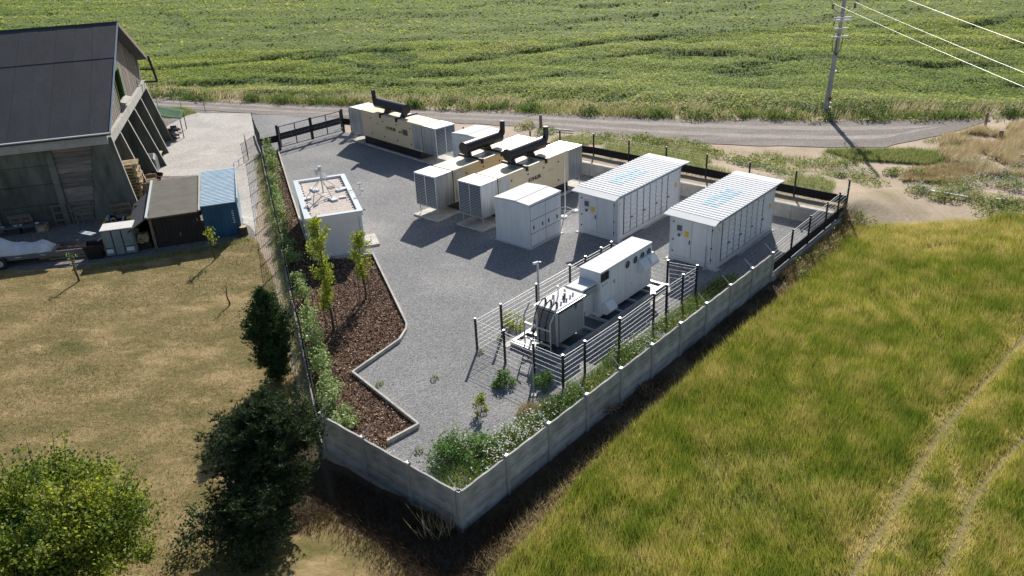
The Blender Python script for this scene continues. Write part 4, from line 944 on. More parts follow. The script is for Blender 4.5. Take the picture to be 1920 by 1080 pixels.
vf._add([(p[0]+0.0, p[1], p[2]-0.24), (q[0], q[1], q[2]-0.24), (q[0], q[1], q[2]+0.03), (p[0], p[1], p[2]+0.03), (p[0]-0.06, p[1], p[2]-0.24), (q[0]-0.06, q[1], q[2]-0.24), (q[0]-0.06, q[1], q[2]+0.03), (p[0]-0.06, p[1], p[2]+0.03)], [(0,1,2,3), (7,6,5,4), (0,4,5,1), (3,2,6,7), (0,3,7,4), (1,5,6,2)])
vf.build('barge_board', M_wood_old, bn)
# front: eaves beam, wall panels, pilasters
MB().box(WL, 0.12, EZ-0.62, -0.25, 0.42, EZ-0.14).build('eaves_beam', M_conc, bn)
PW = [-31, -27.6, -24.2, -20.8, -17.4, -14.0, -10.6, -7.15, -3.55]
for i, (a, c) in enumerate(zip(PW[:-1], PW[1:])):
    for z0, z1 in ((0, 1.25), (1.26, 2.45), (2.46, 3.55), (3.56, EZ-0.63)):
        MB().box(a+0.18, 0.60+0.02*(z0 > 2), z0, c-0.18, 0.85, z1-0.015).build('wall_panel', M_oldconc, bn)
for a in PW:
    MB().prism([(0.28, 0.0), (0.85, 0.0), (0.85, EZ-0.63), (0.44, EZ-0.63)], a-0.178, a+0.178, 'x').build('pilaster', M_oldconc, bn)
    for z in (1.25, 2.45, 3.55): MB().box(a-0.22, 0.26, z-0.06, a-0.179, 0.62, z+0.02).build('bracket', M_dgrey, bn)
# boarded bay and corner buttress
bb = thing  # boards, one by one, between the last pilaster and the corner buttress
for i in range(15):
    z0 = i*(EZ-0.63)/15; f = z0/(EZ-0.63)
    x0, x1 = -3.36, -2.15+0.95*f
    MB().box(x0, 0.52+0.012*(i % 2), z0+0.006, x1, 0.60+0.012*(i % 2), z0+(EZ-0.63)/15-0.006).build('wall_board', M_boards, bn)
MB().box(-3.36, 0.62, 0, -1.1, 0.80, EZ-0.64).build('wall_panel', M_oldconc, bn)
# buttress fins along the gable, deeper towards the ground, with a light beam across their heads
FT = 4.80
for i, n_ in enumerate((0.45, 3.95, 7.25, 10.55, 14.0, 17.6)):
    tip = (0.45, 0.75, 0.9, 0.95, 0.8, 0.75)[i]
    if i == 0: poly = [(-2.12, 0.0), (tip, 0.0), (-0.10, FT), (-1.12, FT)]
    else: poly = [(-2.6, 0.0), (tip, 0.0), (-0.22, FT-0.62), (-2.6, FT-0.62)]
    f = MB().prism(poly, n_-0.11, n_+0.11, 'y').build('buttress', M_oldconc, bn)
    a, c = poly[1], poly[2]
    MB()._add([(a[0]+0.003, n_-0.10, 0.02), (a[0]+0.003, n_+0.10, 0.02), (c[0]+0.003, n_+0.10, c[1]), (c[0]+0.003, n_-0.10, c[1]), (a[0]+0.03, n_-0.10, 0.02), (a[0]+0.03, n_+0.10, 0.02), (c[0]+0.03, n_+0.10, c[1]), (c[0]+0.03, n_-0.10, c[1])], [(4,5,6,7), (0,4,7,3), (1,2,6,5), (3,7,6,2)]).build('edge_strip', M_conc, f)
for a, c in ((0.6, 3.84), (4.06, 7.14), (7.36, 10.44), (10.66, 13.89), (14.11, 17.5)):
    for z0, z1 in ((0, 1.4), (1.41, 2.8), (2.81, FT-0.62)): MB().box(-2.62, a, z0, -2.45, c, z1-0.01).build('wall_panel', M_oldconc, bn)
MB().box(-0.62, 0.58, FT-0.60, -0.22, 17.9, FT-0.05).build('gable_beam', M_conc, bn)
# gable boarding above the beam, boards upright, with a green framed opening
nb = 62
for i in range(nb):
    n0, n1 = 0.6+i*17.6/nb, 0.6+(i+1)*17.6/nb-0.012; nm = (n0+n1)/2
    top = (EZ+(RZ-EZ)*nm/RN if nm < RN else RZ+(FZ-RZ)*(nm-RN)/(FN-RN))-0.20
    if top < FT+0.1: continue
    spans = [(FT-0.045, top)]
    if 7.4 < nm < 9.6: spans = [(FT-0.045, FT+0.5), (FT+2.3, top)]
    if nm < 1.6: continue
    for z0, z1 in spans:
        if z1-z0 > 0.05: MB().box(-0.50-0.012*(i % 2), n0, z0, -0.44-0.012*(i % 2), n1, z1).build('gable_board', M_boards, bn)
wf = MB(); wf.box(-0.52, 7.30, FT+0.42, -0.40, 7.45, FT+2.4).box(-0.52, 9.52, FT+0.42, -0.40, 9.67, FT+2.4).box(-0.52, 7.46, FT+2.3, -0.40, 9.51, FT+2.4)
wf.build('opening_frame', mat('green_paint', (0.04, 0.16, 0.03), 0.5), bn); MB().box(-0.9, 7.46, FT+0.5, -0.85, 9.51, FT+2.3).build('opening_back', M_black, bn)
MB()._add([(-0.43, 7.4, FT+0.52), (-0.43, 9.6, FT+0.52), (-0.05, 9.6, FT+0.40), (-0.05, 7.4, FT+0.40), (-0.43, 7.4, FT+0.46), (-0.43, 9.6, FT+0.46), (-0.05, 9.6, FT+0.35), (-0.05, 7.4, FT+0.35)], [(0,1,2,3), (7,6,5,4), (0,4,5,1), (3,2,6,7), (0,3,7,4), (1,5,6,2)]).build('opening_sill', M_conc, bn)
MB().box(WL, 0.9, 0.0, -2.7, 17.5, 0.06).build('floor', M_conc, bn)
MB().box(WL+0.2, 17.55, 0.0, -0.6, 17.75, FZ-0.2).build('back_wall', M_oldconc, bn)
MB().box(WL, 0.9, 0.065, WL+0.2, 17.5, 5.0).build('end_wall', M_oldconc, bn)
# black steel bracket at the far corner of the gable
hb = thing('hoist_bracket', 'black steel hoist bracket hanging at the far corner of the barn gable', 'bracket', Bp(0.55, 17.4), 0, BA)
MB().tube([(-0.1, 0, 6.55), (0.15, 0, 4.65)], 0.09, 8).build('upright', M_black, hb); MB().tube([(0.15, 0, 4.65), (-0.9, 0, 4.70)], 0.07, 8).build('lower_arm', M_black, hb); MB().tube([(0.03, 0, 5.55), (-0.8, 0, 5.62)], 0.06, 8).build('upper_arm', M_black, hb)

# green tarpaulin lean-to, clutter in the bays
gtp = thing('tarpaulin_shelter', 'small sagging green tarpaulin shelter at the far end of the barn gable', 'shelter', Bp(0.0, 17.7), 0, BA)
tp = MB(); NX, NY = 6, 6; vs = []
for i in range(NX+1):
    for j in range(NY+1):
        x = -0.2+1.9*i/NX; y = 0.15+3.1*j/NY; vs.append((x, y, 2.1-0.55*i/NX-0.10*math.sin(PI*j/NY)*math.sin(PI*i/NX)*2))
tp._add(vs, [(i*(NY+1)+j, (i+1)*(NY+1)+j, (i+1)*(NY+1)+j+1, i*(NY+1)+j+1) for i in range(NX) for j in range(NY)])
to = tp.build('sheet', M_greentarp, gtp, smooth=True); to.modifiers.new('t', 'SOLIDIFY').thickness = 0.02
for x, y in ((1.6, 0.25), (1.6, 3.15)): MB().cyl((x, y, 0), (x, y, 1.5), 0.04, n=6).build('prop', M_wood_old, gtp)
for y in (0.2, 3.2): MB().cyl((-0.12, y, 0), (-0.12, y, 2.05), 0.04, n=6).build('prop', M_wood_old, gtp)

def pallet(label, xy, z=0, rz=0, tilt=None, m=None, group='wooden pallets by the barn'):
    g = thing('pallet', label, 'pallet', xy, z, rz, group); m = m or M_wood
    if tilt: g.rotation_euler = (tilt[0], tilt[1], rz)
    for i in range(5): MB().box(-0.6, -0.4+i*0.175, 0.122, 0.6, -0.4+i*0.175+0.10, 0.144).build('slat', m, g)
    for y in (-0.4, -0.05, 0.30): MB().box(-0.6, y, 0.0, 0.6, y+0.1, 0.022).build('runner', m, g)
    for x in (-0.6, -0.07, 0.46):
        for y in (-0.4, -0.05, 0.30): MB().box(x, y, 0.0225, x+0.14, y+0.1, 0.10).build('block', m, g)
        MB().box(x, -0.4, 0.1005, x+0.14, 0.4, 0.1215).build('stringer', m, g)
    return g
pb = Bp(-0.22, 2.45)
ordinal = ['lowest']+[q+' from the ground' for q in 'second third fourth fifth sixth seventh eighth ninth'.split()]+[q+' from the top' for q in 'fifth fourth third second'.split()]+['topmost']
base_p = None
for i in range(14):
    lab = 'wooden pallet in the tall stack by the barn corner, %s' % ordinal[i]
    loc = (pb[0]+random.uniform(-0.06, 0.06), pb[1]+random.uniform(-0.06, 0.06), i*0.190)
    if base_p is None: base_p = pallet(lab, loc[:2], loc[2], BA+0.05, m=M_wood); base_p.scale = (1.28, 1.45, 1.28)
    else: copy_thing(base_p, loc, BA+random.uniform(-0.08, 0.12), lab)
pallet('brown pallet leaning upright inside the barn bay behind the pallet stack', Bp(-1.5, 3.72), 0.6, BA, (rad(82), 0), M_wood)
pallet('dark pallet leaning on the corner buttress of the barn', (Bp(-0.55, 0.05)[0], Bp(-0.55, 0.05)[1]), 0.58, BA, (rad(-74), 0), M_wood_old)
pallet('dark pallet leaning on the barn front left of the wooden frames', Bp(-5.9, 0.10), 0.58, BA, (rad(-74), 0), M_wood_old)
pallet('grey pallet standing in the third bay of the barn gable', Bp(-0.6, 9.6), 0.6, BA, (rad(80), 0), M_wood_old)
# firewood heap beside the pallets: split logs
fwd = thing('firewood_stack', 'rack of pale split firewood beside the pallet stack', 'firewood', Bp(0.92, 2.75), 0, BA)
for y in (-0.95, 0.95): MB().box(-0.3, y-0.04, 0.0, 0.3, y+0.04, 1.45).build('rack_end', M_wood_old, fwd)
_r = random.Random(9)
for r_ in range(9):
    for c in range(11):
        y = -0.84+c*0.168+_r.uniform(-0.02, 0.02); z = 0.09+r_*0.14+_r.uniform(-0.015, 0.015); s_ = _r.uniform(0.060, 0.078); a = _r.uniform(0, 6)
        x0 = -0.25+_r.uniform(-0.05, 0.05)
        pts = [(y+s_*math.cos(a+k*2.1+_r.uniform(-.2, .2)), z+s_*math.sin(a+k*2.1)) for k in range(3)]
        MB().prism(pts, x0, x0+0.55, 'x').build('log', M_wood, fwd)
# scrap in the gable bays
def heap(name, label, cat, xy, rz, n, sx, sy, sz, mats, seed):
    g = thing(name, label, cat, xy, 0, rz); r = random.Random(seed)
    for i in range(n):
        R = Matrix.Rotation(r.uniform(0, 3), 3, 'Z') @ Matrix.Rotation(r.uniform(-0.7, 0.7), 3, 'X')
        s = (r.uniform(0.2, 0.8)*sx, r.uniform(0.05, 0.22)*sy, r.uniform(0.05, 0.25))
        MB().cbox((r.uniform(-sx, sx)*0.5, r.uniform(-sy, sy)*0.5, 0.05+r.uniform(0, sz)*max(0.1, 1-i/n)), s, R).build('scrap_piece', r.choice(mats), g)
    return g
heap('scrap_heap', 'heap of dark and white scrap in the middle bay of the barn gable', 'scrap', Bp(0.2, 5.9), BA, 34, 1.3, 2.2, 1.0, [M_dgrey, M_black, M_white, M_grey_paint, M_rust], 3)
heap('scrap_heap', 'dark scrap pile under the green tarpaulin', 'scrap', Bp(0.4, 19.0), BA, 20, 1.4, 2.4, 0.9, [M_black, M_dgrey, M_white, M_rust], 5)
heap('scrap_heap', 'flat litter of scrap and yellow sacks behind the grey cabinet', 'scrap', (-22.87,45.05), 0.2, 24, 2.0, 1.0, 0.25, [M_black, M_rust, M_yellow, M_white, M_dgrey], 8)
heap('plank_stack', 'low stack of brown planks in the fourth bay of the barn gable', 'planks', Bp(-0.3, 12.6), BA, 14, 1.6, 1.0, 0.5, [M_wood, M_wood_old], 12)
bg_ = thing('covered_pile', 'dark sheeted pile standing in the second bay of the barn gable', 'pile', Bp(-0.2, 9.2), 0, BA)
MB().prism([(-0.9, 0), (0.9, 0), (0.7, 1.0), (0.1, 1.35), (-0.7, 1.05)], -1.0, 0.8, 'x').build('sheet', M_dgrey, bg_, bevel=0.12)

# wooden frames and junk along the barn front
fr = thing('rack_frame', 'pale open steel rack frame standing before the barn front', 'rack', (-26.36,44.14), 0, BA)
for x in (-0.05, 0.62, 0.85, 1.95): MB().box(x, 0, 0, x+0.07, 0.07, 1.25).build('upright', M_wood_old, fr)
for z in (0.3, 0.75, 1.18): MB().box(0.02, 0.001, z, 0.62, 0.069, z+0.07).build('rail', M_wood_old, fr); MB().box(0.92, 0.001, z, 1.95, 0.069, z+0.07).build('rail', M_wood_old, fr)
for x in (1.15, 1.45): MB().box(x, -0.3, 0, x+0.06, -0.24, 0.7).build('upright', M_wood_old, fr)
MB().box(1.15, -0.30, 0.702, 1.51, -0.24, 0.76).build('rail', M_wood_old, fr)
bx = thing('cardboard_box', 'brown box standing on the barn yard left of the rack', 'box', (-26.87,43.54), 0, BA)
MB().box(-0.3, -0.25, 0, 0.3, 0.25, 0.42).build('carton', M_kraft, bx, bevel=0.01); MB().box(-0.18, -0.262, 0.05, 0.12, -0.251, 0.28).build('patch', mat('pale_card', (0.55, 0.42, 0.32), 0.9), bx)
bc = thing('work_bench', 'long low bench with odds and ends left of the brown box', 'bench', (-27.98,43.19), 0, BA)
MB().box(-1.4, -0.2, 0.40, 1.3, 0.25, 0.47).build('bench_top', M_dgrey, bc)
for x in (-1.3, 0, 1.2): MB().box(x-0.04, -0.15, 0, x+0.04, 0.2, 0.399).build('leg', M_black, bc)
for x in (-1.25, -0.85, -0.15, 0.1, 0.95): MB().cbox((x, 0.02, 0.51), (random.uniform(0.12, 0.4), 0.15, 0.08), Matrix.Rotation(x, 3, 'Z')).build('part_on_bench', random.choice([M_white, M_grey_paint]), bc)
mx = thing('cement_mixer', 'dark machine with a yellow cap beside the boarded bay of the barn', 'machine', (-23.94,46.08), 0, BA)
MB().cyl((0, 0, 0.55), (0.25, -0.25, 0.95), 0.28, 0.20, 14).cyl((0, 0, 0.55), (-0.15, 0.15, 0.35), 0.28, 0.2, 14).build('drum', M_dgrey, mx, smooth=True)
for x, y in ((-0.35, -0.2), (0.35, -0.2), (0, 0.4)): MB().tube([(0, 0, 0.5), (x, y, 0.0)], 0.03, 6).build('leg', M_black, mx)
MB().cyl((0.25, -0.25, 0.95), (0.29, -0.29, 1.0), 0.17, 0.1, 12).build('cap', M_yellow, mx)
tb = thing('barrel', 'dark round topped barrel leaning at the foot of the corner buttress', 'barrel', (-23.60,47.14), 0, 0)
MB().cyl((0, 0, 0), (0, 0, 0.95), 0.32, 0.32, 18).cyl((0, 0, 0.95), (0, 0, 1.05), 0.32, 0.22, 18).build('drum', M_black, tb, smooth=True)
for z in (0.3, 0.62): MB().cyl((0, 0, z), (0, 0, z+0.04), 0.335, n=18).build('hoop', M_dgrey, tb)

# ------------------------------------------------------------------ brown shed with lean-to, blue shed, grey cabinet
sh_a = math.atan2(1.35, 4.35)
def shed_frame(name, label, cat, xy): return thing(name, label, cat, xy, 0, sh_a)
A1 = (-19.05, 40.0)
s1 = shed_frame('brown_shed', 'dark brown board shed with a grey felt roof next to the blue shed', 'shed', A1)
SW1, SD1 = 2.55, 5.0
for i in range(13): MB().box(0.02+i*SW1/13, 0.0+0.006*(i % 2), 0, 0.02+(i+1)*SW1/13-0.012, 0.06, 1.72).build('wall_board', M_brownshed, s1)
MB().box(0.0, 0.08, 0, 0.06, SD1, 1.9).build('side_wall', M_brownshed, s1); MB().box(0.07, SD1-0.06, 0, SW1, SD1, 2.0).build('back_wall', M_brownshed, s1)
MB()._add([(-0.05, -0.38, 1.84), (SW1+0.0, -0.38, 1.84), (SW1+0.0, SD1+0.2, 2.16), (-0.05, SD1+0.2, 2.16), (-0.05, -0.38, 1.76), (SW1+0.0, -0.38, 1.76), (SW1+0.0, SD1+0.2, 2.08), (-0.05, SD1+0.2, 2.08)], [(0,1,2,3), (7,6,5,4), (0,4,5,1), (1,5,6,2), (2,6,7,3), (3,7,4,0)]).build('roof', M_felt, s1)
for x in (-0.10, SW1+0.0):
    MB()._add([(x, -0.40, 1.85), (x+0.11, -0.40, 1.85), (x+0.11, SD1+0.22, 2.175), (x, SD1+0.22, 2.175), (x, -0.40, 1.92), (x+0.11, -0.40, 1.92), (x+0.11, SD1+0.22, 2.245), (x, SD1+0.22, 2.245)], [(4,5,6,7), (0,1,5,4), (1,2,6,5), (2,3,7,6), (3,0,4,7)]).build('verge_trim', M_cap if x < 0 else M_kerb, s1)
MB().box(-0.02, -0.07, 0, 0.12, 0.0, 1.78).build('corner_post', M_wood_old, s1)
# lean-to on the left
l1 = shed_frame('lean_to', 'open lean-to with dark felt roof on the left of the brown shed', 'lean-to', (A1[0]-1.02*math.cos(sh_a), A1[1]-1.02*math.sin(sh_a)))
MB()._add([(-0.05, -0.45, 1.28), (0.90, -0.30, 1.80), (0.90, SD1*0.85, 2.0), (-0.05, SD1*0.72, 1.45), (-0.05, -0.45, 1.22), (0.90, -0.30, 1.74), (0.90, SD1*0.85, 1.94), (-0.05, SD1*0.72, 1.39)], [(0,1,2,3), (7,6,5,4), (0,4,5,1), (1,5,6,2), (2,6,7,3), (3,7,4,0)]).build('roof', M_bitumen, l1)
MB().box(0.0, -0.2, 0, 0.07, -0.13, 1.24).build('post', M_wood_old, l1); MB().box(0.0, 0.02, 0, 0.05, 3.0, 1.2).build('side_wall', M_brownshed, l1); MB().box(0.06, 2.9, 0, 0.9, 2.95, 1.6).build('back_wall', M_brownshed, l1)
MB().box(0.07, 0.5, 0.05, 0.35, 0.54, 1.1).build('yellow_board', mat('ochre_board', (0.30, 0.25, 0.06), 0.8), l1)
lg = thing('log_heap', 'small heap of pale logs stored under the lean-to', 'firewood', (A1[0]-0.55, A1[1]+0.05), 0, sh_a)
_r = random.Random(2)
for i in range(34):
    y = _r.uniform(-0.05, 0.05); q = i // 7; x = -0.26+(i % 7)*0.08+0.02*q; z = 0.45+q*0.10
    MB().cyl((x, -0.2+y, z), (x, 0.25+y, z), 0.045, n=6).build('log', M_wood, lg)
MB().box(-0.35, -0.15, 0.0, 0.35, 0.22, 0.39).build('crate', M_brownshed, lg)
# blue shed
B1 = (A1[0]+(SW1+0.12)*math.cos(sh_a), A1[1]+(SW1+0.12)*math.sin(sh_a))
s2 = shed_frame('blue_shed', 'blue sheet metal shed with pale ribbed roof beside the chain link fence', 'shed', B1)
BW, BD = 1.86, 6.0
def ribbed(m, x0, x1, y, z0, z1, n, d, axis='x'):
    for i in range(n):
        a, c = x0+(x1-x0)*i/n, x0+(x1-x0)*(i+0.55)/n; e = x0+(x1-x0)*(i+1)/n
        if axis == 'x': m._add([(a, y, z0), (c, y, z0), (c, y-d, z0), (e, y-d, z0), (a, y, z1), (c, y, z1), (c, y-d, z1), (e, y-d, z1), (e, y, z0), (e, y, z1)], [(0,1,5,4), (1,2,6,5), (2,3,7,6), (3,8,9,7)])
        else: m._add([(y, a, z0), (y, c, z0), (y+d, c, z0), (y+d, e, z0), (y, a, z1), (y, c, z1), (y+d, c, z1), (y+d, e, z1), (y, e, z0), (y, e, z1)], [(0,1,5,4), (1,2,6,5), (2,3,7,6), (3,8,9,7)])
m = MB(); ribbed(m, 0, BW, 0.1, 0.05, 1.92, 9, 0.035); m.box(0.0, 0.12, 0.05, BW, 0.16, 1.92); m.build('front_wall', M_blue, s2)
m = MB(); ribbed(m, 0.15, BD, BW-0.02, 0.05, 1.95, 24, 0.035, 'y'); m.box(BW-0.06, 0.17, 0.05, BW-0.025, BD, 1.95); m.build('side_wall', M_blueroof, s2)
m = MB(); nr = 26; y0, y1 = 0.0, BD+0.15
for i in range(nr):
    a = y0+(y1-y0)*i/nr; c = y0+(y1-y0)*(i+0.5)/nr; e = y0+(y1-y0)*(i+1)/nr; z = 1.98+0.15*i/nr
    m._add([(-0.0, a, z), (BW+0.06, a, z), (BW+0.06, c, z), (0, c, z), (0, c, z-0.035), (BW+0.06, c, z-0.035), (BW+0.06, e, z-0.035), (0, e, z-0.035)], [(0,1,2,3), (3,2,5,4), (4,5,6,7)])
    if i < nr-1: m._add([(0, e, z-0.035), (BW+0.06, e, z-0.035), (BW+0.06, e, z+0.15/nr), (0, e, z+0.15/nr)], [(0,1,2,3)])
m.build('roof', M_blueroof, s2)
MB().box(BW+0.061, -0.02, 1.86, BW+0.10, BD+0.17, 2.17).build('verge_trim', M_cap, s2); MB().box(0, -0.02, 1.925, BW+0.06, -0.001, 1.97).build('fascia', M_blueroof, s2)
m = MB(); _r = random.Random(6)
for q in range(6): m.box(1.50+0.02*(q % 2), 0.048, 0.75+q*0.13, 1.60, 0.062, 0.75+q*0.13+0.07)
m.build('painted_mark', M_white, s2)
st_ = thing('tree_stump', 'sawn grey stump section standing at the corner of the blue shed', 'stump', (-14.64,41.28), 0, 0)
MB().cyl((0, 0, 0), (0, 0, 0.5), 0.24, 0.22, 14).build('trunk', M_bark, st_); MB().cyl((0, 0, 0.501), (0, 0, 0.515), 0.20, 0.20, 14).build('cut_face', M_wood, st_)
# grey cabinet
gc = thing('grey_cabinet', 'grey steel cupboard with four doors left of the lean-to', 'cupboard', (-21.25, 39.05), 0, math.atan2(0.36, 1.45))
GWd, GDp, GHt = 1.52, 1.05, 1.45
MB().box(0, 0.0, 0.05, GWd, GDp, GHt).build('body', M_grey_paint, gc); MB().box(-0.03, -0.04, GHt+0.002, GWd+0.03, GDp+0.03, GHt+0.05).build('top', mat('pale_top', (0.62, 0.60, 0.60), 0.7, var=0.1), gc)
MB().box(0.01, -0.006, 0.06, GWd-0.01, -0.001, GHt-0.01).build('gap', M_seam, gc)
M_cabd = mat('blue_grey_door', (0.20, 0.25, 0.28), 0.5, var=0.15, scale=2)
for a, c, z0, z1 in ((0.03, 0.46, 0.50, GHt-0.03), (0.03, 0.46, 0.08, 0.46), (0.52, 0.94, 0.08, GHt-0.03), (1.0, GWd-0.03, 0.50, GHt-0.03), (1.0, GWd-0.03, 0.08, 0.46)):
    d = MB().box(a, -0.03, z0, c, -0.007, z1).build('door', M_cabd, gc, bevel=0.005)
    if z1 < 0.6: MB().box(a+0.05, -0.036, z0+0.14, c-0.08, -0.031, z1-0.03).build('notice', M_white_lift, d)
# black tub and striped board
tb = thing('wheelie_tub', 'black open tub with a lifted lid left of the grey cupboard', 'tub', (-21.81,39.16), 0, 0.2)
m = MB(); m._add([(-0.36, -0.3, 0), (0.36, -0.3, 0), (0.36, 0.3, 0), (-0.36, 0.3, 0), (-0.48, -0.42, 0.8), (0.46, -0.42, 0.8), (0.46, 0.42, 0.8), (-0.48, 0.42, 0.8)], [(0,1,2,3), (0,1,5,4), (1,2,6,5), (2,3,7,6), (3,0,4,7)])
t_ = m.build('tub', M_black, tb); t_.modifiers.new('t', 'SOLIDIFY').thickness = 0.03
MB().cbox((0.55, 0.35, 0.95), (0.9, 0.10, 0.05), Matrix.Rotation(-0.35, 3, 'Y') @ Matrix.Rotation(0.3, 3, 'Z')).build('lid_arm', M_dgrey, tb)
sb = thing('striped_board', 'blue and white striped board lying across the black tub', 'board', (-22.88,40.71), 0.75, -0.45)
for i in range(6): MB().box(-0.55, -0.2+i*0.066, 0, 0.50, -0.2+i*0.066+0.064, 0.04).build('stripe', M_white if i % 2 else M_blue, sb)
# covered trailer
trl = thing('covered_trailer', 'flat trailer loaded with a grey tarpaulin at the edge of the lawn', 'trailer', (-25.24,39.08), 0, sh_a*0.62)
MB().box(-2.6, -0.55, 0.42, 1.35, 0.75, 0.52).build('bed', M_wood_old, trl)
for y in (-0.62, 0.76): MB().box(-2.6, y, 0.36, 2.9 if y < 0 else 2.2, y+0.08, 0.60).build('side_rail', M_dgrey, trl)
for y in (-0.74, 0.86):
    wh = MB().cyl((-1.2, y-0.09, 0.32), (-1.2, y+0.09, 0.32), 0.32, n=20).build('wheel', M_black, trl); MB().cyl((-1.2, y-0.10, 0.32), (-1.2, y+0.10, 0.32), 0.17, n=14).build('hub', M_grey_paint, wh)
MB().tube([(1.3, 0.1, 0.47), (3.0, 0.05, 0.42)], 0.05, 6).build('drawbar', M_rust, trl)
vs = []; NX, NY = 22, 10; _n = np.random.default_rng(8)
for i in range(NX+1):
    for j in range(NY+1):
        u, v = i/NX, j/NY; x = -2.5+3.7*u; y = -0.60+1.36*v
        e = min(1, min(v, 1-v)*3.2)*min(1, min(u+0.1, 1-u)*5)
        h = 0.50+0.85*e**0.6*(0.75+0.25*math.sin(u*7))+0.06*math.sin(u*23+v*9)*e+float(_n.normal(0, 0.012))
        vs.append((x, y+0.04*math.sin(u*19)*(1-e), h))
m = MB(); m._add(vs, [(i*(NY+1)+j, (i+1)*(NY+1)+j, (i+1)*(NY+1)+j+1, i*(NY+1)+j+1) for i in range(NX) for j in range(NY)])
to = m.build('tarpaulin', M_tarp, trl, smooth=True); to.modifiers.new('t', 'SOLIDIFY').thickness = 0.02
tk = thing('tractor_wheel', 'dark machine wheel at the left edge behind the covered trailer', 'wheel', (-26.39,39.01), 0, sh_a)
MB().cyl((0, -0.15, 0.42), (0, 0.15, 0.42), 0.42, n=22).build('tyre', M_black, tk); MB().cyl((0, -0.16, 0.42), (0, 0.16, 0.42), 0.2, n=14).build('rim', M_dgrey, tk)
lb = thing('lumber_pile', 'grey weathered beams lying beside the covered trailer', 'lumber', (-23.36,39.27), 0, sh_a*0.5)
for i in range(5): MB().cbox((random.uniform(-.1, .3), -0.2+i*0.10, 0.10+0.12*(i % 2)), (2.4+0.2*i, 0.09, 0.09), Matrix.Rotation(random.uniform(-.05, .05), 3, 'Z')).build('beam', M_wood_old, lb)
rp = thing('rubble_pile', 'light stones and broken slabs between trailer and black tub', 'rubble', (-23.89,40.25), 0, 0)
for i in range(26):
    R = Matrix.Rotation(random.uniform(0, 3), 3, 'Z') @ Matrix.Rotation(random.uniform(-.4, .4), 3, 'X')
    MB().cbox((random.gauss(0, 0.35), random.gauss(0, 0.2), 0.06+random.uniform(0, 0.1)), (random.uniform(.08, .3), random.uniform(.06, .2), random.uniform(.05, .12)), R).build('stone', random.choice([M_kerb, M_pad, M_wood]), rp)

# posts and bits along the road
for lab, px, h, r_ in (('weathered timber post at the road edge behind the generators', (2.81,60.63), 1.0, 0.13), ('short grey timber post in the dry grass at the end of the road', (34.10,55.33), 1.0, 0.10), ('low concrete marker in the dry grass near the timber post', (33.43,52.28), 0.55, 0.14), ('grey marker stone at the right edge of the dry grass', (31.86,47.15), 0.5, 0.16)):
    g = thing('marker_post', lab, 'post', px, 0, 0.4, 'old marker posts along the road'); MB().cyl((0, 0, -0.1), (0, 0, h), r_, r_*0.9, 7).build('shaft', M_wood_old, g); MB().cyl((0, 0, h+0.001), (0, 0, h+0.03), r_*0.85, r_*0.6, 7).build('top', M_kerb, g)
fp = [(297,205), (341,207), (385,210)]
fpl = ['leftmost', 'middle', 'rightmost']
for q, (x, y) in enumerate([(-31.44,73.39), (-28.98,72.50), (-26.58,71.64)]):
    g = thing('fence_picket', 'thin dark steel picket at the driveway mouth, %s of the three' % fpl[q], 'picket', (x, y), 0, 0, 'thin pickets at the driveway mouth')
    MB().cyl((0, 0, 0), (0, 0, 1.25), 0.025, n=6).build('rod', M_dgrey, g); MB().cyl((0, 0, 1.251), (0, 0, 1.28), 0.035, n=6).build('tip', M_black, g)
for lab, a, b in (('fallen white plank in the weeds right of the sandy patch', (23.88,42.69), (25.38,41.25)), ('short white board in the weeds at the right edge', (26.66,40.90), (27.25,40.65)), ('pale broken kerb stones lying along the road behind the generators', (3.88,59.51), (5.14,58.69))):
    g = thing('loose_board', lab, 'board', a, 0.12, math.atan2(b[1]-a[1], b[0]-a[0])); L = math.dist(a, b)
    for q in range(3): MB().cbox((L*(q+0.5)/3, 0.03*(q-1), 0.05), (L/3-0.03, 0.14, 0.10)).build('length', M_white_lift if 'white' in lab else M_pad, g)
gr = thing('metal_frame', 'thin rusty tube frame leaning at the outside of the chain link fence', 'frame', (-18.38,55.80), 0, rad(107))
m = MB().tube([(0, 0, 0), (0, 0, 1.5), (1.6, 0, 1.5), (1.6, 0, 0), (0, 0, 0)], 0.025, 6).build('tube_frame', M_rust, gr)
for z in (0.5, 1.0): MB().tube([(0.03, 0, z), (1.57, 0, z)], 0.018, 6).build('cross_tube', M_rust, gr)

# ================================================================== VEGETATION
rng = np.random.default_rng(11)
# ---- barley: single blades and ears
M_barley = leaf_mat('barley', [(0.0, (0.115, 0.20, 0.018)), (0.45, (0.31, 0.35, 0.043)), (0.75, (0.55, 0.50, 0.115)), (1.0, (0.80, 0.66, 0.29))], 0.58,
                    (0.75, [(0.0, (0.30, 0.31, 0.05)), (0.5, (0.54, 0.46, 0.14)), (1.0, (0.80, 0.66, 0.32))], 0.46, 0.66, 0.75))
barley_poly = [(-0.80,15.77), (2.85,20.82), (13.56,32.82), (17.62,37.72), (20.40,37.80), (26.87,38.30), (34,30), (40,8), (-0.5,12)]
TRK = [[(7.65,14.37), (8.51,15.19), (11.09,18.09), (13.95,21.26), (16.72,23.74), (19.91,26.69), (24.98,30.36)], [(9.99,14.22), (10.85,15.13), (12.56,17.31), (13.81,18.48), (16.13,20.37), (20.20,23.26)], [(14.01,21.55), (13.33,19.65), (12.74,17.52)]]
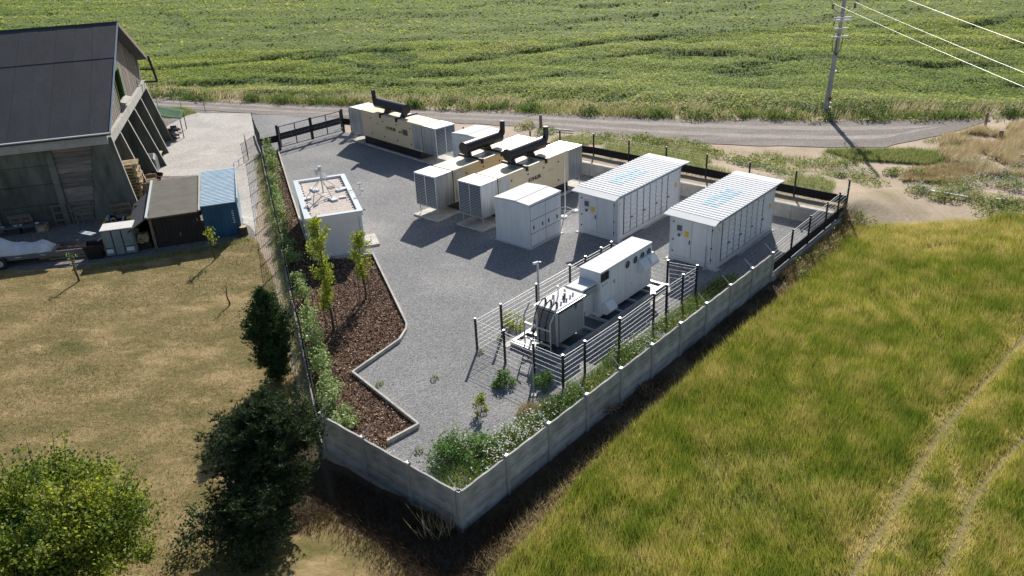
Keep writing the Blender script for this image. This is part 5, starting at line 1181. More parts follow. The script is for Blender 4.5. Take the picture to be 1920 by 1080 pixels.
def barley(n):
    x, y = scatter(barley_poly, n, rng)
    wob = 0.25*(fbm(x*0.8, y*0.8, 3)-0.5)
    d = np.minimum(dist_polyline(x+wob, y+wob, TRK[0]), np.minimum(dist_polyline(x-wob, y+wob, TRK[1]), dist_polyline(x+wob, y, TRK[2])+0.1))
    edge = fbm(x*1.3, y*1.3, 3)
    k = (d > 0.04+0.30*rng.random(len(x))**1.5) & (rng.random(len(x)) < 0.35+1.3*smooth01(fbm(x*0.5+3, y*0.5, 3), 0.25, 0.6))
    return x[k], y[k], d[k]
x, y, d = barley(700000)
N = len(x); hf = (0.22+0.34*fbm(x*0.55, y*0.55, 3))*(0.75+0.4*rng.random(N))*(0.45+0.55*smooth01(d, 0.15, 0.8))
wind = 0.6+1.2*fbm(x*0.25+5, y*0.25, 2)+rng.normal(0, 0.7, N)
V, F = blade_mesh(x, y, np.full(N, 0.008), hf, 0.015+0.013*rng.random(N), 0.3+0.4*rng.random(N), rng, tipdir=wind)
tint = np.clip(0.30+0.60*(fbm(x*0.55, y*0.45, 4)-0.38)+0.75*(fbm(x*1.8+9, y*1.8, 3)-0.5)+rng.normal(0, 0.18, N)+0.28*(1-smooth01(d, 0.2, 0.7))+0.30*(1-smooth01(np.hypot((x-22)/9, (y-36)/4), 0.2, 1.0)), 0, 1)
o = npmesh('barley', V, F, M_barley, np.repeat(tint, 3)); tag(o, 'standing green and golden barley with tractor tracks right of the concrete wall', 'barley', kind='stuff')

# ---- lawn: short dry tufts
M_lawnblade = leaf_mat('lawn_blade', [(0.0, (0.10, 0.115, 0.03)), (0.5, (0.27, 0.22, 0.09)), (1.0, (0.52, 0.41, 0.23))], 0.35)
lawn_poly = [(-26.15,37.66), (-21.75,37.61), (-18.22,38.39), (-15.76,39.42), (-13.80,40.34), (-11.57,35.22), (-8.90,26.95), (-7.29,21.78), (-7.46,19.17), (-8.2,14), (-16,14), (-30,30), (-30,36)]
x, y = scatter(lawn_poly, 120000, rng); N = len(x)
V, F = blade_mesh(x, y, np.zeros(N), 0.025+0.04*rng.random(N), 0.018, 0.8+0.8*rng.random(N), rng)
t_ = np.clip(0.55+2.2*(fbm(x*0.35+2, y*0.55, 4)-0.5)+rng.normal(0, 0.2, N), 0, 1)
o = npmesh('lawn_grass', V, F, M_lawnblade, np.repeat(t_, 3)); tag(o, 'sparse dry mown grass on the lawn', 'grass', kind='stuff')

# ---- crop leaves over the far field
M_crop = leaf_mat('crop_leaf', [(0.0, (0.04, 0.105, 0.02)), (0.22, (0.19, 0.30, 0.042)), (0.55, (0.38, 0.46, 0.080)), (0.85, (0.51, 0.52, 0.14)), (1.0, (0.60, 0.54, 0.26))], 0.5)
def crop_leaves(n, y0, y1, size):
    yy = np.sqrt(rng.uniform(y0**2, y1**2, n)); x = rng.uniform(-1, 1, n)*(10+yy*0.72); k = yy > crop_start(x)-0.15; x, y = x[k], yy[k]
    h, gap = crop_h(x, y); k = rng.random(len(x)) < 1-0.45*gap; x, y, h, gap = x[k], y[k], h[k], gap[k]
    z = h*(0.78+0.28*rng.random(len(x)))+0.02
    s = size*(0.6+0.8*rng.random(len(x)))*(0.6+0.4*np.clip(y/90, 0.6, 2))
    V, F = leaf_mesh(np.stack([x, y, z], 1), s, rng, flat=0.82, aspect=0.6)
    tt = np.clip(0.50-0.75*gap+0.9*(fbm(x*0.08, y*0.16, 4)-0.5)+0.45*(h-0.6)+0.25*(fbm(x*0.7, y*0.7, 2)-0.5)+rng.normal(0, 0.10, len(x))+0.35*(1-smooth01(y-crop_start(x), 0, 9)), 0, 1)
    return V, F, np.repeat(tt, 4)
parts = [crop_leaves(290000, 54, 100, 0.185), crop_leaves(170000, 100, 260, 0.31)]
V = np.concatenate([p[0] for p in parts]); F = np.concatenate([parts[0][1], parts[1][1]+len(parts[0][0])]); T = np.concatenate([p[2] for p in parts])
o = npmesh('crop_leaves', V, F, M_crop, T); tag(o, 'dense green crop with dark gaps filling the field beyond the road', 'crop', kind='stuff')

# ---- grasses and weeds on the verges and the waste ground
M_tan = leaf_mat('dry_grass', [(0.0, (0.16, 0.13, 0.05)), (0.5, (0.48, 0.37, 0.19)), (1.0, (0.78, 0.68, 0.46))], 0.4)
M_weed = leaf_mat('weed', [(0.0, (0.045, 0.105, 0.018)), (0.35, (0.12, 0.22, 0.04)), (0.6, (0.24, 0.30, 0.08)), (0.85, (0.40, 0.41, 0.16)), (1.0, (0.55, 0.50, 0.27))], 0.45)
M_garden = leaf_mat('garden_leaf', [(0.0, (0.03, 0.085, 0.018)), (0.6, (0.085, 0.20, 0.04)), (1.0, (0.20, 0.33, 0.09))], 0.35)
M_flower = leaf_mat('white_flower', [(0.0, (0.55, 0.56, 0.48)), (1.0, (0.82, 0.82, 0.78))], 0.3)
def gz(x, y): return berm(x, y)-0.01
def ellipse_pts(px, rx, ry, n, rot=0.0):
    a = rng.uniform(0, 2*PI, n); r = np.sqrt(rng.random(n))*(0.75+0.5*rng.random(n)); u, v = r*rx*np.cos(a), r*ry*np.sin(a)
    return px[0]+u*math.cos(rot)-v*math.sin(rot), px[1]+u*math.sin(rot)+v*math.cos(rot)
def line_pts(pts, width, n, off=0.0):
    seg = [math.dist(a, b) for a, b in zip(pts[:-1], pts[1:])]; tot = sum(seg); X, Y = [], []
    for (a, b), L in zip(zip(pts[:-1], pts[1:]), seg):
        k = int(n*L/tot); u = rng.random(k); o_ = rng.normal(off, width, k); dx, dy = (b[0]-a[0])/L, (b[1]-a[1])/L
        X.append(a[0]+(b[0]-a[0])*u-dy*o_); Y.append(a[1]+(b[1]-a[1])*u+dx*o_)
    return np.concatenate(X), np.concatenate(Y)
tanV, weedV, flowV, litV = [], [], [], []
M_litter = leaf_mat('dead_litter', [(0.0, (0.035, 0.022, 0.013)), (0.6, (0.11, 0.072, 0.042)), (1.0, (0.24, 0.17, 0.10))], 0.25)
def add_blades(store, x, y, h, wd, lean, tint, tipdir=None):
    N = len(x); V, F = blade_mesh(x, y, gz(x, y), h*(0.6+0.7*rng.random(N)), wd*(0.7+0.6*rng.random(N)), lean*(0.4+rng.random(N)), rng, tipdir=tipdir)
    store.append((V, F, np.repeat(np.clip(tint+rng.normal(0, 0.18, N), 0, 1), 3)))
def add_leaves(store, x, y, z, size, tint, flat=0.3):
    N = len(x); V, F = leaf_mesh(np.stack([x, y, gz(x, y)+z], 1), size*(0.6+0.8*rng.random(N)), rng, flat=flat, aspect=0.6)
    # quads to triangles so that one mesh can hold both
    T = np.concatenate([F[:, [0, 1, 2]], F[:, [0, 2, 3]]]); store.append((V, T, np.repeat(np.clip(tint+rng.normal(0, 0.18, N), 0, 1), 4)))
def bushlet(store, x0, y0, r, h, n, size, tint):
    a = rng.uniform(0, 2*PI, n); q = np.sqrt(rng.random(n))*r; x, y = x0+q*np.cos(a), y0+q*np.sin(a)
    z = h*(1-(q/r)**2*0.7)*rng.random(n)**0.6; add_leaves(store, x, y, z, size, tint)
VERGE = [(-60,93), (-34,79.4), (-33.18,78.44), (-24.00,75.20), (-14.49,71.99), (-1.98,67.71), (6.73,64.36), (14.77,61.61), (24.00,59.51), (33.70,57.97), (38.64,57.65)]
x, y = line_pts(VERGE, 0.55, 19000, 0.2); k = fbm(x*0.5+2, y*0.5, 3) > 0.42; x, y = x[k], y[k]; add_blades(weedV, x, y, 0.3+0.5*fbm(x*0.4, y*0.4+7, 2), 0.05, 0.6, 0.2+0.9*fbm(x*0.3+4, y*0.3, 2))
x, y = line_pts(VERGE, 0.7, 13000, 1.3); k = fbm(x*0.35, y*0.35, 3) > 0.40; add_blades(tanV, x[k], y[k], 0.35+0.6*fbm(x[k]*0.5, y[k]*0.5+3, 2), 0.05, 0.55, 0.85, tipdir=rng.normal(0.3, 0.5, k.sum()))
x, y = line_pts(VERGE, 0.3, 90, 0.0)
for i in range(len(x)): bushlet(weedV, x[i], y[i], rng.uniform(0.4, 1.0), rng.uniform(0.5, 1.1), 110, 0.16, rng.uniform(0.0, 0.35))
x, y = line_pts(VERGE[2:], 1.3, 220, 2.2)
for i in range(len(x)):
    q = rng.random()
    if q < 0.45: bushlet(weedV, x[i], y[i], rng.uniform(0.4, 0.9), rng.uniform(0.4, 0.8), 90, 0.16, rng.uniform(0.6, 0.95))
    else: bushlet(flowV if q > 0.8 else tanV, x[i], y[i], rng.uniform(0.3, 0.8), rng.uniform(0.5, 0.9), 55, 0.10, rng.uniform(0.4, 0.9))
# dark tall weeds at the pole foot and along the crop edge
for px in ((23.02,61.35), (24.76,60.67), (26.24,60.06), (27.31,59.69), (28.49,59.62)):
    for q in range(4): bushlet(weedV, px[0]+rng.normal(0, 0.7), px[1]+0.3+rng.normal(0, 0.3), 0.7, 0.75, 150, 0.14, 0.12)
# strip of weeds on the bank behind the back fence
x, y = scatter([S(29.6,1.2), S(29.7,22), S(33,22), S(35,12), S(33,2)], 16000, rng); k = fbm(x*0.35+1, y*0.35, 3) > 0.46; x, y = x[k], y[k]; add_blades(weedV, x, y, 0.36, 0.04, 0.7, 0.74)
for px, rx, ry, n in (((6.65,56.27), 2.0, 1.2, 9), ((8.80,55.22), 2.6, 1.2, 12), ((10.80,53.82), 2.6, 1.3, 12), ((12.96,51.95), 2.6, 1.2, 9), ((15.41,49.21), 2.2, 1.2, 9), ((17.10,48.06), 2.4, 1.2, 8), ((1.21,60.92), 0.8, 0.5, 3), ((2.64,59.13), 0.8, 0.5, 3), ((17.48,46.22), 1.6, 0.9, 5)):
    X, Y = ellipse_pts(px, rx, ry, n)
    for a, b in zip(X, Y): bushlet(weedV, a, b, rng.uniform(0.4, 0.9), rng.uniform(0.35, 0.75), 150, 0.12, rng.uniform(0.45, 0.9))
# waste ground at the right
WG = [(16.21,52.03), (21.62,51.13), (25.83,51.04), (28.82,52.82), (32.95,54.40), (36.70,54.42), (27.42,39.00), (20.82,38.72), (18.02,38.70), (20.66,45.24), (18.13,47.15)]
def sandy(x, y): return dist_polyline(x, y, [(18.81,41.39), (20.52,40.58), (22.49,39.27), (24.62,37.99)])
x, y = scatter(WG, 15000, rng); d = sandy(x, y)+1.0*(fbm(x*0.6, y*0.6, 3)-0.5); k = (fbm(x*0.4+3, y*0.4+5, 4) > 0.50) & (d > 2.3); x, y = x[k], y[k]
add_blades(weedV, x, y, 0.30, 0.035, 0.8, 0.62)
x, y = scatter([(21.21,51.44), (26.38,50.70), (29.15,49.28), (26.22,47.50), (22.28,49.25)], 12000, rng); add_blades(weedV, x, y, 0.28, 0.035, 0.6, 0.70)
x, y = scatter([(29.49,52.70), (32.95,54.40), (37.09,55.07), (30.85,44.70), (27.69,44.68), (27.35,48.43)], 26000, rng); k = fbm(x*0.7, y*0.7, 3) > 0.46; add_blades(tanV, x[k], y[k], 0.55, 0.035, 0.7, 0.75, tipdir=rng.normal(0.2, 0.8, k.sum()))
x, y = scatter([(24.52,46.69), (28.06,47.21), (27.98,44.64), (25.76,44.00), (23.34,44.84)], 9000, rng); k = fbm(x*0.6, y*0.6, 3) > 0.45; add_blades(tanV, x[k], y[k], 0.3, 0.035, 0.8, 0.55)
for px, rx, ry, n, kind in (((20.55,45.76), 0.9, 0.6, 5, 'f'), ((20.47,44.78), 0.8, 0.4, 3, 'w'), ((28.86,46.55), 1.3, 0.8, 8, 'f'), ((29.40,44.92), 1.3, 0.9, 8, 'f'), ((27.53,43.26), 2.0, 0.8, 10, 'f'), ((26.02,43.30), 1.6, 0.8, 6, 'w'),
                          ((24.19,42.11), 1.8, 0.6, 9, 'w'), ((22.82,43.02), 1.0, 0.5, 5, 'f'), ((25.84,41.27), 2.0, 0.7, 12, 'w'), ((27.03,40.26), 2.0, 0.8, 14, 'w'), ((26.64,39.10), 1.4, 0.6, 9, 'w'), ((20.58,48.39), 1.5, 0.8, 7, 'w'), ((22.77,46.44), 1.8, 0.8, 8, 'w'), ((17.31,44.76), 1.2, 0.7, 4, 'w'), ((21.47,44.15), 1.0, 0.5, 3, 'w'), ((24.67,45.64), 1.3, 0.7, 6, 'w'), ((29.62,43.43), 1.2, 0.7, 6, 'w')):
    X, Y = ellipse_pts(px, rx, ry, n)
    for a, b in zip(X, Y):
        r = rng.uniform(0.35, 0.75); h = rng.uniform(0.35, 0.75)
        bushlet(weedV, a, b, r*0.85, h*0.9, 100, 0.10, rng.uniform(0.45, 0.95))
        if kind == 'f': bushlet(flowV, a, b, r*1.1, h*1.25, 90, 0.07, 0.6)
# dry straw on the bank outside the corner and along the kerb wall
x, y = line_pts([S(20.5,-0.35), S(24,-0.45), S(29,-0.4)], 0.35, 2600); add_blades(tanV, x, y, 0.45, 0.03, 0.7, 0.3)
for i in range(26):
    p = S(rng.uniform(20.5, 30), rng.uniform(-1.2, -0.2)); bushlet(weedV if i % 2 else tanV, p[0], p[1], rng.uniform(0.25, 0.6), rng.uniform(0.3, 0.7), 110, 0.10, rng.uniform(0.1, 0.8))
# weeds inside, along the foot of the plank wall: a strip of daisies, grasses and thistles
def strip(s0, s1, t0, t1, n, dens):
    s = rng.uniform(s0, s1, n); t = t0+(t1-t0)*rng.random(n)**1.3; k = fbm(s*0.7, t*0.7+3, 3) > dens; return AX+CU*s[k]-SU*t[k], AY+SU*s[k]+CU*t[k]
x, y = strip(0.8, 19, 0.3, 1.9, 21000, 0.38); add_blades(weedV, x, y, 0.42, 0.022, 0.5, 0.50)
x, y = strip(1.0, 8, 0.3, 2.3, 4500, 0.44); add_blades(weedV, x, y, 0.35, 0.02, 0.5, 0.35)
for s, t, r, h, n, tn, fl in ((2.2,0.5,.5,.55,420,.35,40), (3.0,0.55,.5,.6,520,.4,160), (3.8,0.7,.55,.6,560,.35,260), (4.6,0.7,.6,.6,520,.45,260), (5.3,0.6,.5,.65,600,.2,60), (6.1,0.55,.6,.8,900,.15,10), (7.0,0.5,.6,.7,800,.25,30), (6.3,1.3,.4,.45,420,.5,0), (7.9,0.5,.5,.5,300,.7,0), (8.9,0.45,.5,.5,300,.65,10), (10.2,0.6,.7,.65,800,.3,30), (11.1,0.6,.6,.6,600,.35,110), (11.9,0.5,.6,.5,450,.5,60), (13.0,0.6,.6,.55,480,.55,30), (14.2,0.55,.7,.55,500,.6,20), (15.4,0.5,.6,.45,380,.6,0), (16.9,0.45,.5,.5,380,.7,0), (18.2,0.55,.65,.55,520,.55,0), (18.9,0.5,.5,.55,420,.4,0), (0.7,1.0,.3,.35,160,.8,60), (0.5,2.0,.3,.35,160,.8,70), (0.45,2.9,.35,.4,200,.75,120), (0.5,4.0,.4,.4,240,.7,160), (0.7,5.0,.3,.35,160,.6,60), (1.3,1.3,.35,.4,200,.75,10)):
    if t < 0.8: t += 0.72
    p = S(s, t); bushlet(weedV, p[0], p[1], r*1.15, h, n, 0.085, tn)
    if fl:
        k_ = int(fl*0.75); a = rng.uniform(0, 2*PI, k_); q_ = np.sqrt(rng.random(k_))*r*1.15
        add_leaves(flowV, p[0]+q_*np.cos(a), p[1]+q_*np.sin(a), h*(0.75+0.35*rng.random(k_)), 0.065, 0.7, flat=0.7)
x, y = ellipse_pts(S(5.6,2.1), 0.45, 0.3, 700); add_blades(tanV, x, y, 0.38, 0.02, 0.7, 0.45)
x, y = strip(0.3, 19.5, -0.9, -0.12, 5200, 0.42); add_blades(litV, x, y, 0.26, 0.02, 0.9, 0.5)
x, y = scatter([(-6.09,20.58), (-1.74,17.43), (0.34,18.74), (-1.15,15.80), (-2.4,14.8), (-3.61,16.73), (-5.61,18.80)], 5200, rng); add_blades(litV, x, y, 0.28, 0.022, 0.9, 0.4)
x, y = ellipse_pts(S(-0.55,0.45), 0.5, 0.4, 60); add_blades(tanV, x, y, 0.75, 0.03, 0.45, 0.45)
x, y = line_pts([(-1.15,15.89), (2.78,20.94), (13.56,32.88)], 0.22, 6500, 0.05); add_blades(tanV, x, y, 0.24, 0.022, 0.8, 0.45)
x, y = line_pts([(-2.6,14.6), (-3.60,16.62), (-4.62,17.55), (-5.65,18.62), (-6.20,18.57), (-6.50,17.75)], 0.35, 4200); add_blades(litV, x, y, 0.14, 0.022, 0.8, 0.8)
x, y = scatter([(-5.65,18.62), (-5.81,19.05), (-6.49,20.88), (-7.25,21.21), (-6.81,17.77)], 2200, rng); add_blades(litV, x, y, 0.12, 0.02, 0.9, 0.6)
# grass at the driveway corner and around sheds
x, y = scatter([(-31.28,73.36), (-29.08,73.32), (-27.14,71.16), (-28.46,69.54), (-30.11,70.22)], 3000, rng); add_blades(weedV, x, y, 0.25, 0.04, 0.6, 0.65)
x, y = line_pts([(-21.62,37.92), (-18.38,38.82), (-15.91,39.87), (-14.14,40.76)], 0.16, 2600, -0.15); add_blades(weedV, x, y, 0.16, 0.025, 0.7, 0.75)
x, y = line_pts([lf[0], lf[8], lf[16]], 0.18, 3600, 0.28); add_blades(weedV, x, y, 0.25, 0.025, 0.6, 0.75)
for px in ((-5.11,25.40), (-3.08,25.59), (-3.32,21.27), (-1.39,27.39), (-0.58,28.32)): bushlet(weedV, px[0], px[1], 0.16, 0.22, 60, 0.07, 0.6)
def join(store, name, m, label, cat):
    o_ = 0; Vs, Fs, Ts = [], [], []
    for V, F, T in store: Vs.append(V); Fs.append(F+o_); Ts.append(T); o_ += len(V)
    o = npmesh(name, np.concatenate(Vs), np.concatenate(Fs), m, np.concatenate(Ts)); tag(o, label, cat, kind='stuff'); return o
join(tanV, 'dry_grass', M_tan, 'straw coloured dry grass on verges and waste ground', 'grass')
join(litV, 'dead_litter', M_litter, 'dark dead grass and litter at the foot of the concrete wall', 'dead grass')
join(weedV, 'weeds', M_weed, 'green weeds along the road, fences and concrete wall', 'weeds')
join(flowV, 'white_wildflowers', M_flower, 'white wildflower heads among the weeds', 'wildflowers')

# ---- bark chips and loose stones
x, y = scatter(mulch_poly, 26000, rng); N = len(x)
M_chip = leaf_mat('bark_chip', [(0.0, (0.045, 0.024, 0.014)), (0.45, (0.17, 0.095, 0.058)), (0.8, (0.33, 0.21, 0.14)), (1.0, (0.58, 0.45, 0.35))], 0.05)
V, F = leaf_mesh(np.stack([x, y, 0.035+0.035*rng.random(N)], 1), 0.05+0.09*rng.random(N), rng, flat=0.55, aspect=0.45)
o = npmesh('bark_chips', V, F, M_chip, np.repeat(rng.random(N), 4)); tag(o, 'coarse brown bark chips covering the planting bed', 'bark chips', kind='stuff')
yard_front = [S(0.2,0.2), (-4.2,21.3), (-3.41,22.57), (-6.20,26.13), (-4.46,29.50), (-6.98,37.40), (-8.0,43), S(24,30), S(27.7,20), S(27.7,0.4)]
x, y = scatter(yard_front, 26000, rng); N = len(x)
M_stone = leaf_mat('gravel_stone', [(0.0, (0.10, 0.10, 0.105)), (0.5, (0.24, 0.24, 0.25)), (1.0, (0.50, 0.49, 0.48))], 0.0)
r = 0.010+0.012*rng.random(N); a = rng.uniform(0, 2*PI, N)
B = np.stack([np.stack([x+np.cos(a+k*2*PI/3)*r, y+np.sin(a+k*2*PI/3)*r, np.full(N, 0.013)], 1) for k in range(3)]+[np.stack([x+r*0.2*np.cos(a), y+r*0.2*np.sin(a), 0.014+r*0.9], 1)], 1).reshape(-1, 3)
i4 = np.arange(N)*4; F = np.concatenate([np.stack([i4, i4+1, i4+3], 1), np.stack([i4+1, i4+2, i4+3], 1), np.stack([i4+2, i4, i4+3], 1)])
o = npmesh('loose_stones', B, F, M_stone, np.repeat(rng.random(N), 4)); tag(o, 'loose grey chippings lying on the yard', 'gravel', kind='stuff')

# ------------------------------------------------------------------ trees and shrubs, one thing each
M_lime = leaf_mat('lime_leaf', [(0.0, (0.11, 0.18, 0.015)), (0.5, (0.30, 0.37, 0.035)), (1.0, (0.55, 0.55, 0.07))], 0.55)
M_hedge = leaf_mat('laurel_leaf', [(0.0, (0.06, 0.14, 0.03)), (0.5, (0.22, 0.33, 0.09)), (1.0, (0.52, 0.60, 0.30))], 0.42, rough=0.45, gloss=0.03)
M_dark = leaf_mat('dark_needle', [(0.0, (0.016, 0.036, 0.012)), (0.6, (0.045, 0.078, 0.026)), (1.0, (0.11, 0.14, 0.05))], 0.25)
M_spruce = leaf_mat('spruce_needle', [(0.0, (0.02, 0.055, 0.016)), (0.6, (0.05, 0.11, 0.028)), (1.0, (0.11, 0.17, 0.045))], 0.3)
M_bush = leaf_mat('bush_leaf', [(0.0, (0.04, 0.095, 0.010)), (0.5, (0.175, 0.25, 0.024)), (1.0, (0.48, 0.49, 0.06))], 0.55)
M_dead = leaf_mat('dead_stalk', [(0.0, (0.16, 0.09, 0.05)), (1.0, (0.42, 0.29, 0.18))], 0.2)
def trunk_mesh(pts, r0, r1, m, parent, name='trunk'):
    mb = MB(); n = len(pts)-1
    for i in range(n): mb.cyl(pts[i], pts[i+1], r0+(r1-r0)*i/n, r0+(r1-r0)*(i+1)/n, 7)
    return mb.build(name, m, parent, smooth=True)
def column_tree(name, label, xy, h, r, n, m, cat='tree', start=0.22, leaf=0.09, stakes=True, seed=0):
    g = thing(name, label, cat, xy, 0, 0); q = np.random.default_rng(seed)
    pts = [(0.04*math.sin(i*1.7), 0.04*math.cos(i*2.1), h*i/6) for i in range(7)]
    trunk_mesh(pts, 0.045, 0.012, M_bark, g)
    C = []; lm = MB()
    nb = int(26*h/4)
    for i in range(nb):
        z0 = h*(start+(0.97-start)*i/nb); a = q.uniform(0, 2*PI); f = (z0/h-start)/(1-start); L = r*(0.35+1.0*math.sin(PI*min(1, f*0.85+0.12)))*q.uniform(0.5, 1.2)
        e = np.array([math.cos(a)*L, math.sin(a)*L, z0+L*q.uniform(0.5, 1.3)]); s_ = np.array([0, 0, z0])
        lm.cyl(tuple(s_), tuple(e), 0.012, 0.005, 4, caps=False)
        k = int(n/nb); u = q.random(k)[:, None]**0.7; C.append(s_+(e-s_)*u+q.normal(0, 0.09, (k, 3)))
    lm.build('limbs', M_bark, g)
    C = np.concatenate(C); V, F = leaf_mesh(C, leaf*(0.6+0.8*q.random(len(C))), q, flat=0.1, aspect=0.7); npmesh('crown', V, F, m, np.repeat(np.clip(q.normal(0.5, 0.25, len(C)), 0, 1), 4), g)
    if stakes:
        for k in range(3):
            a = rad(90+120*k); c, s = math.cos(a)*0.28, math.sin(a)*0.28; MB().cyl((c, s, 0), (c*0.9, s*0.9, 1.35), 0.028, n=6).build('stake', M_wood_old, g)
        for k in range(3):
            a, b = rad(90+120*k), rad(210+120*k); MB().cyl((0.26*math.cos(a), 0.26*math.sin(a), 1.2), (0.26*math.cos(b), 0.26*math.sin(b), 1.2), 0.018, n=5).build('stake_rail', M_wood_old, g)
    return g
column_tree('young_tree', 'taller of the two slim young trees with wooden stakes in the mulch bed', (-7.64,29.72), 5.2, 0.40, 3400, M_lime, seed=1)
column_tree('young_tree', 'shorter slim young tree with wooden stakes in front of the kiosk edge', (-6.67,32.60), 3.3, 0.38, 1900, M_lime, start=0.32, seed=2)
column_tree('sapling', 'small yellow leafed sapling on the lawn before the blue shed', (-15.25,38.04), 1.75, 0.26, 190, M_lime, start=0.5, stakes=False, leaf=0.10, seed=3)
g = column_tree('sapling', 'bare staked sapling on the lawn near the covered trailer', (-21.45,36.19), 1.4, 0.20, 60, M_hedge, start=0.6, stakes=False, leaf=0.09, seed=4)
MB().cyl((0.08, 0, 0), (0.03, 0, 1.1), 0.03, n=6).build('stake', M_wood_old, g)
column_tree('sapling', 'twiggy little sapling alone in the middle of the lawn near the spruce', (-12.93,32.72), 1.0, 0.2, 40, M_dead, start=0.3, stakes=False, leaf=0.05, seed=5)
# laurel plants of the young hedge
hp = [(505,285), (508,305), (511,328), (514,350), (517,373), (521,396), (526,419), (532,443), (539,470), (548,498), (557,533), (563,565), (575,605), (583,637), (592,668), (602,702), (612,735), (624,765), (642,796)]
HEDGE = [(-17.17,56.90), (-16.41,54.48), (-15.69,52.00), (-14.97,49.49), (-14.28,47.08), (-13.61,44.86), (-12.97,42.81), (-12.32,40.83), (-11.64,38.78), (-10.95,36.82), (-10.17,34.48), (-9.60,32.64), (-8.90,30.55), (-8.40,29.03), (-7.93,27.67), (-7.46,26.28), (-7.02,25.03), (-6.59,23.97), (-6.09,22.94)]
def shrub(name, label, xy, r, h, n, leaf, m, seed, cat='shrub', group=None, flat=0.25, stems=6, tint=(0.5, 0.24), dome=0.75):
    g = thing(name, label, cat, xy, 0, 0, group); q = np.random.default_rng(seed)
    sm = MB(); C = []
    nc = max(6, n//45)
    for i in range(nc):
        a = q.uniform(0, 2*PI); rr = r*math.sqrt(q.random()); z = h*(1-dome*(rr/r)**2)*q.uniform(0.25, 1.0)
        c = np.array([rr*math.cos(a), rr*math.sin(a), z]); 
        if i < stems: sm.cyl((0.03*math.cos(a), 0.03*math.sin(a), 0), tuple(c), 0.016, 0.006, 5, caps=False)
        C.append(c+q.normal(0, 1, (n//nc, 3))*np.array([r*0.20, r*0.20, h*0.11]))
    sm.build('stems', M_bark, g); C = np.concatenate(C); C[:, 2] = np.maximum(C[:, 2], 0.03)
    V, F = leaf_mesh(C, leaf*(0.6+0.8*q.random(len(C))), q, flat=flat, aspect=0.55); npmesh('foliage', V, F, m, np.repeat(np.clip(q.normal(*tint, len(C)), 0, 1), 4), g)
    return g
place = ['at the gate end of the hedge', 'second from the gate', 'third from the gate', 'fourth from the gate', 'fifth from the gate', 'sixth from the gate', 'level with the kiosk back corner', 'behind the kiosk, eighth from the gate', 'beside the middle of the kiosk wall', 'tenth from the gate beside the kiosk', 'at the front corner of the kiosk', 'just past the kiosk shade', 'beside the dark spruce', 'left of the taller staked tree', 'fifth from the plank wall', 'fourth from the plank wall', 'third from the plank wall', 'second from the plank wall', 'nearest the short plank wall']
for i, (p, lab) in enumerate(zip(HEDGE, place)):
    big = 0.9 if i < 10 else 1.0
    shrub('laurel_shrub', 'young glossy hedge laurel by the chain link fence, %s' % lab, p, 0.42*big*rng.uniform(0.85, 1.2), rng.uniform(0.95, 1.35) if i not in (10, 18) else 0.7, 900, 0.10, M_hedge, 20+i, group='laurels of the young hedge', dome=0.5, tint=(0.66, 0.24))
# shrubs in the gravel
for lab, p, r, h, n, m, tn in (('leafy dark green shrub in the gravel, left of a group of four', (-2.36,20.62), 0.62, 0.80, 1900, M_garden, 0.75), ('tallest broad leaved shrub at the back of the group of four in the gravel', (-1.97,21.36), 0.55, 0.95, 1300, M_hedge, 0.35), ('fine leaved round shrub at the right of the group of four in the gravel', (-1.16,20.97), 0.50, 0.72, 1900, M_garden, 0.95), ('small loose shrub in front of the group of four in the gravel', (-1.63,20.25), 0.40, 0.5, 700, M_garden, 0.7),
                              ('slender bright green shrub standing alone in the open gravel', (-1.33,23.31), 0.28, 0.85, 420, M_bush, 0.65), ('round green shrub before the corner post of the transformer fence', (-0.47,25.00), 0.36, 0.62, 900, M_garden, 0.9), ('round shrub in the shade under the cable frame inside the fence', (1.04,24.80), 0.42, 0.75, 800, M_garden, 0.8), ('bright weed bush outside the near left fence post of the transformer', (0.03,29.43), 0.5, 0.7, 650, M_lime, 0.5), ('small shrub against the mesh fence beside the skid', (4.12,26.95), 0.40, 0.7, 500, M_bush, 0.5)):
    shrub('gravel_shrub', lab, p, r, h, n, 0.085, m, int(p[0]*100) % 999+7, tint=(tn, 0.2))
for lab, p, r, h in (('pale dry weed bush against the long plank wall, taller one', (3.13,23.00), 0.42, 0.85), ('pale dry weed bush against the long plank wall farther up', (4.35,24.58), 0.38, 0.7), ('flattened reddish dry weed below the long plank wall', (4.77,24.09), 0.5, 0.35), ('dry weed tuft at the third post of the long plank wall', (-0.54,19.53), 0.4, 0.5)):
    shrub('dry_weed', lab, p, r, h, 520, 0.07, M_dead, int(p[1]*77) % 997, cat='weed', stems=12)
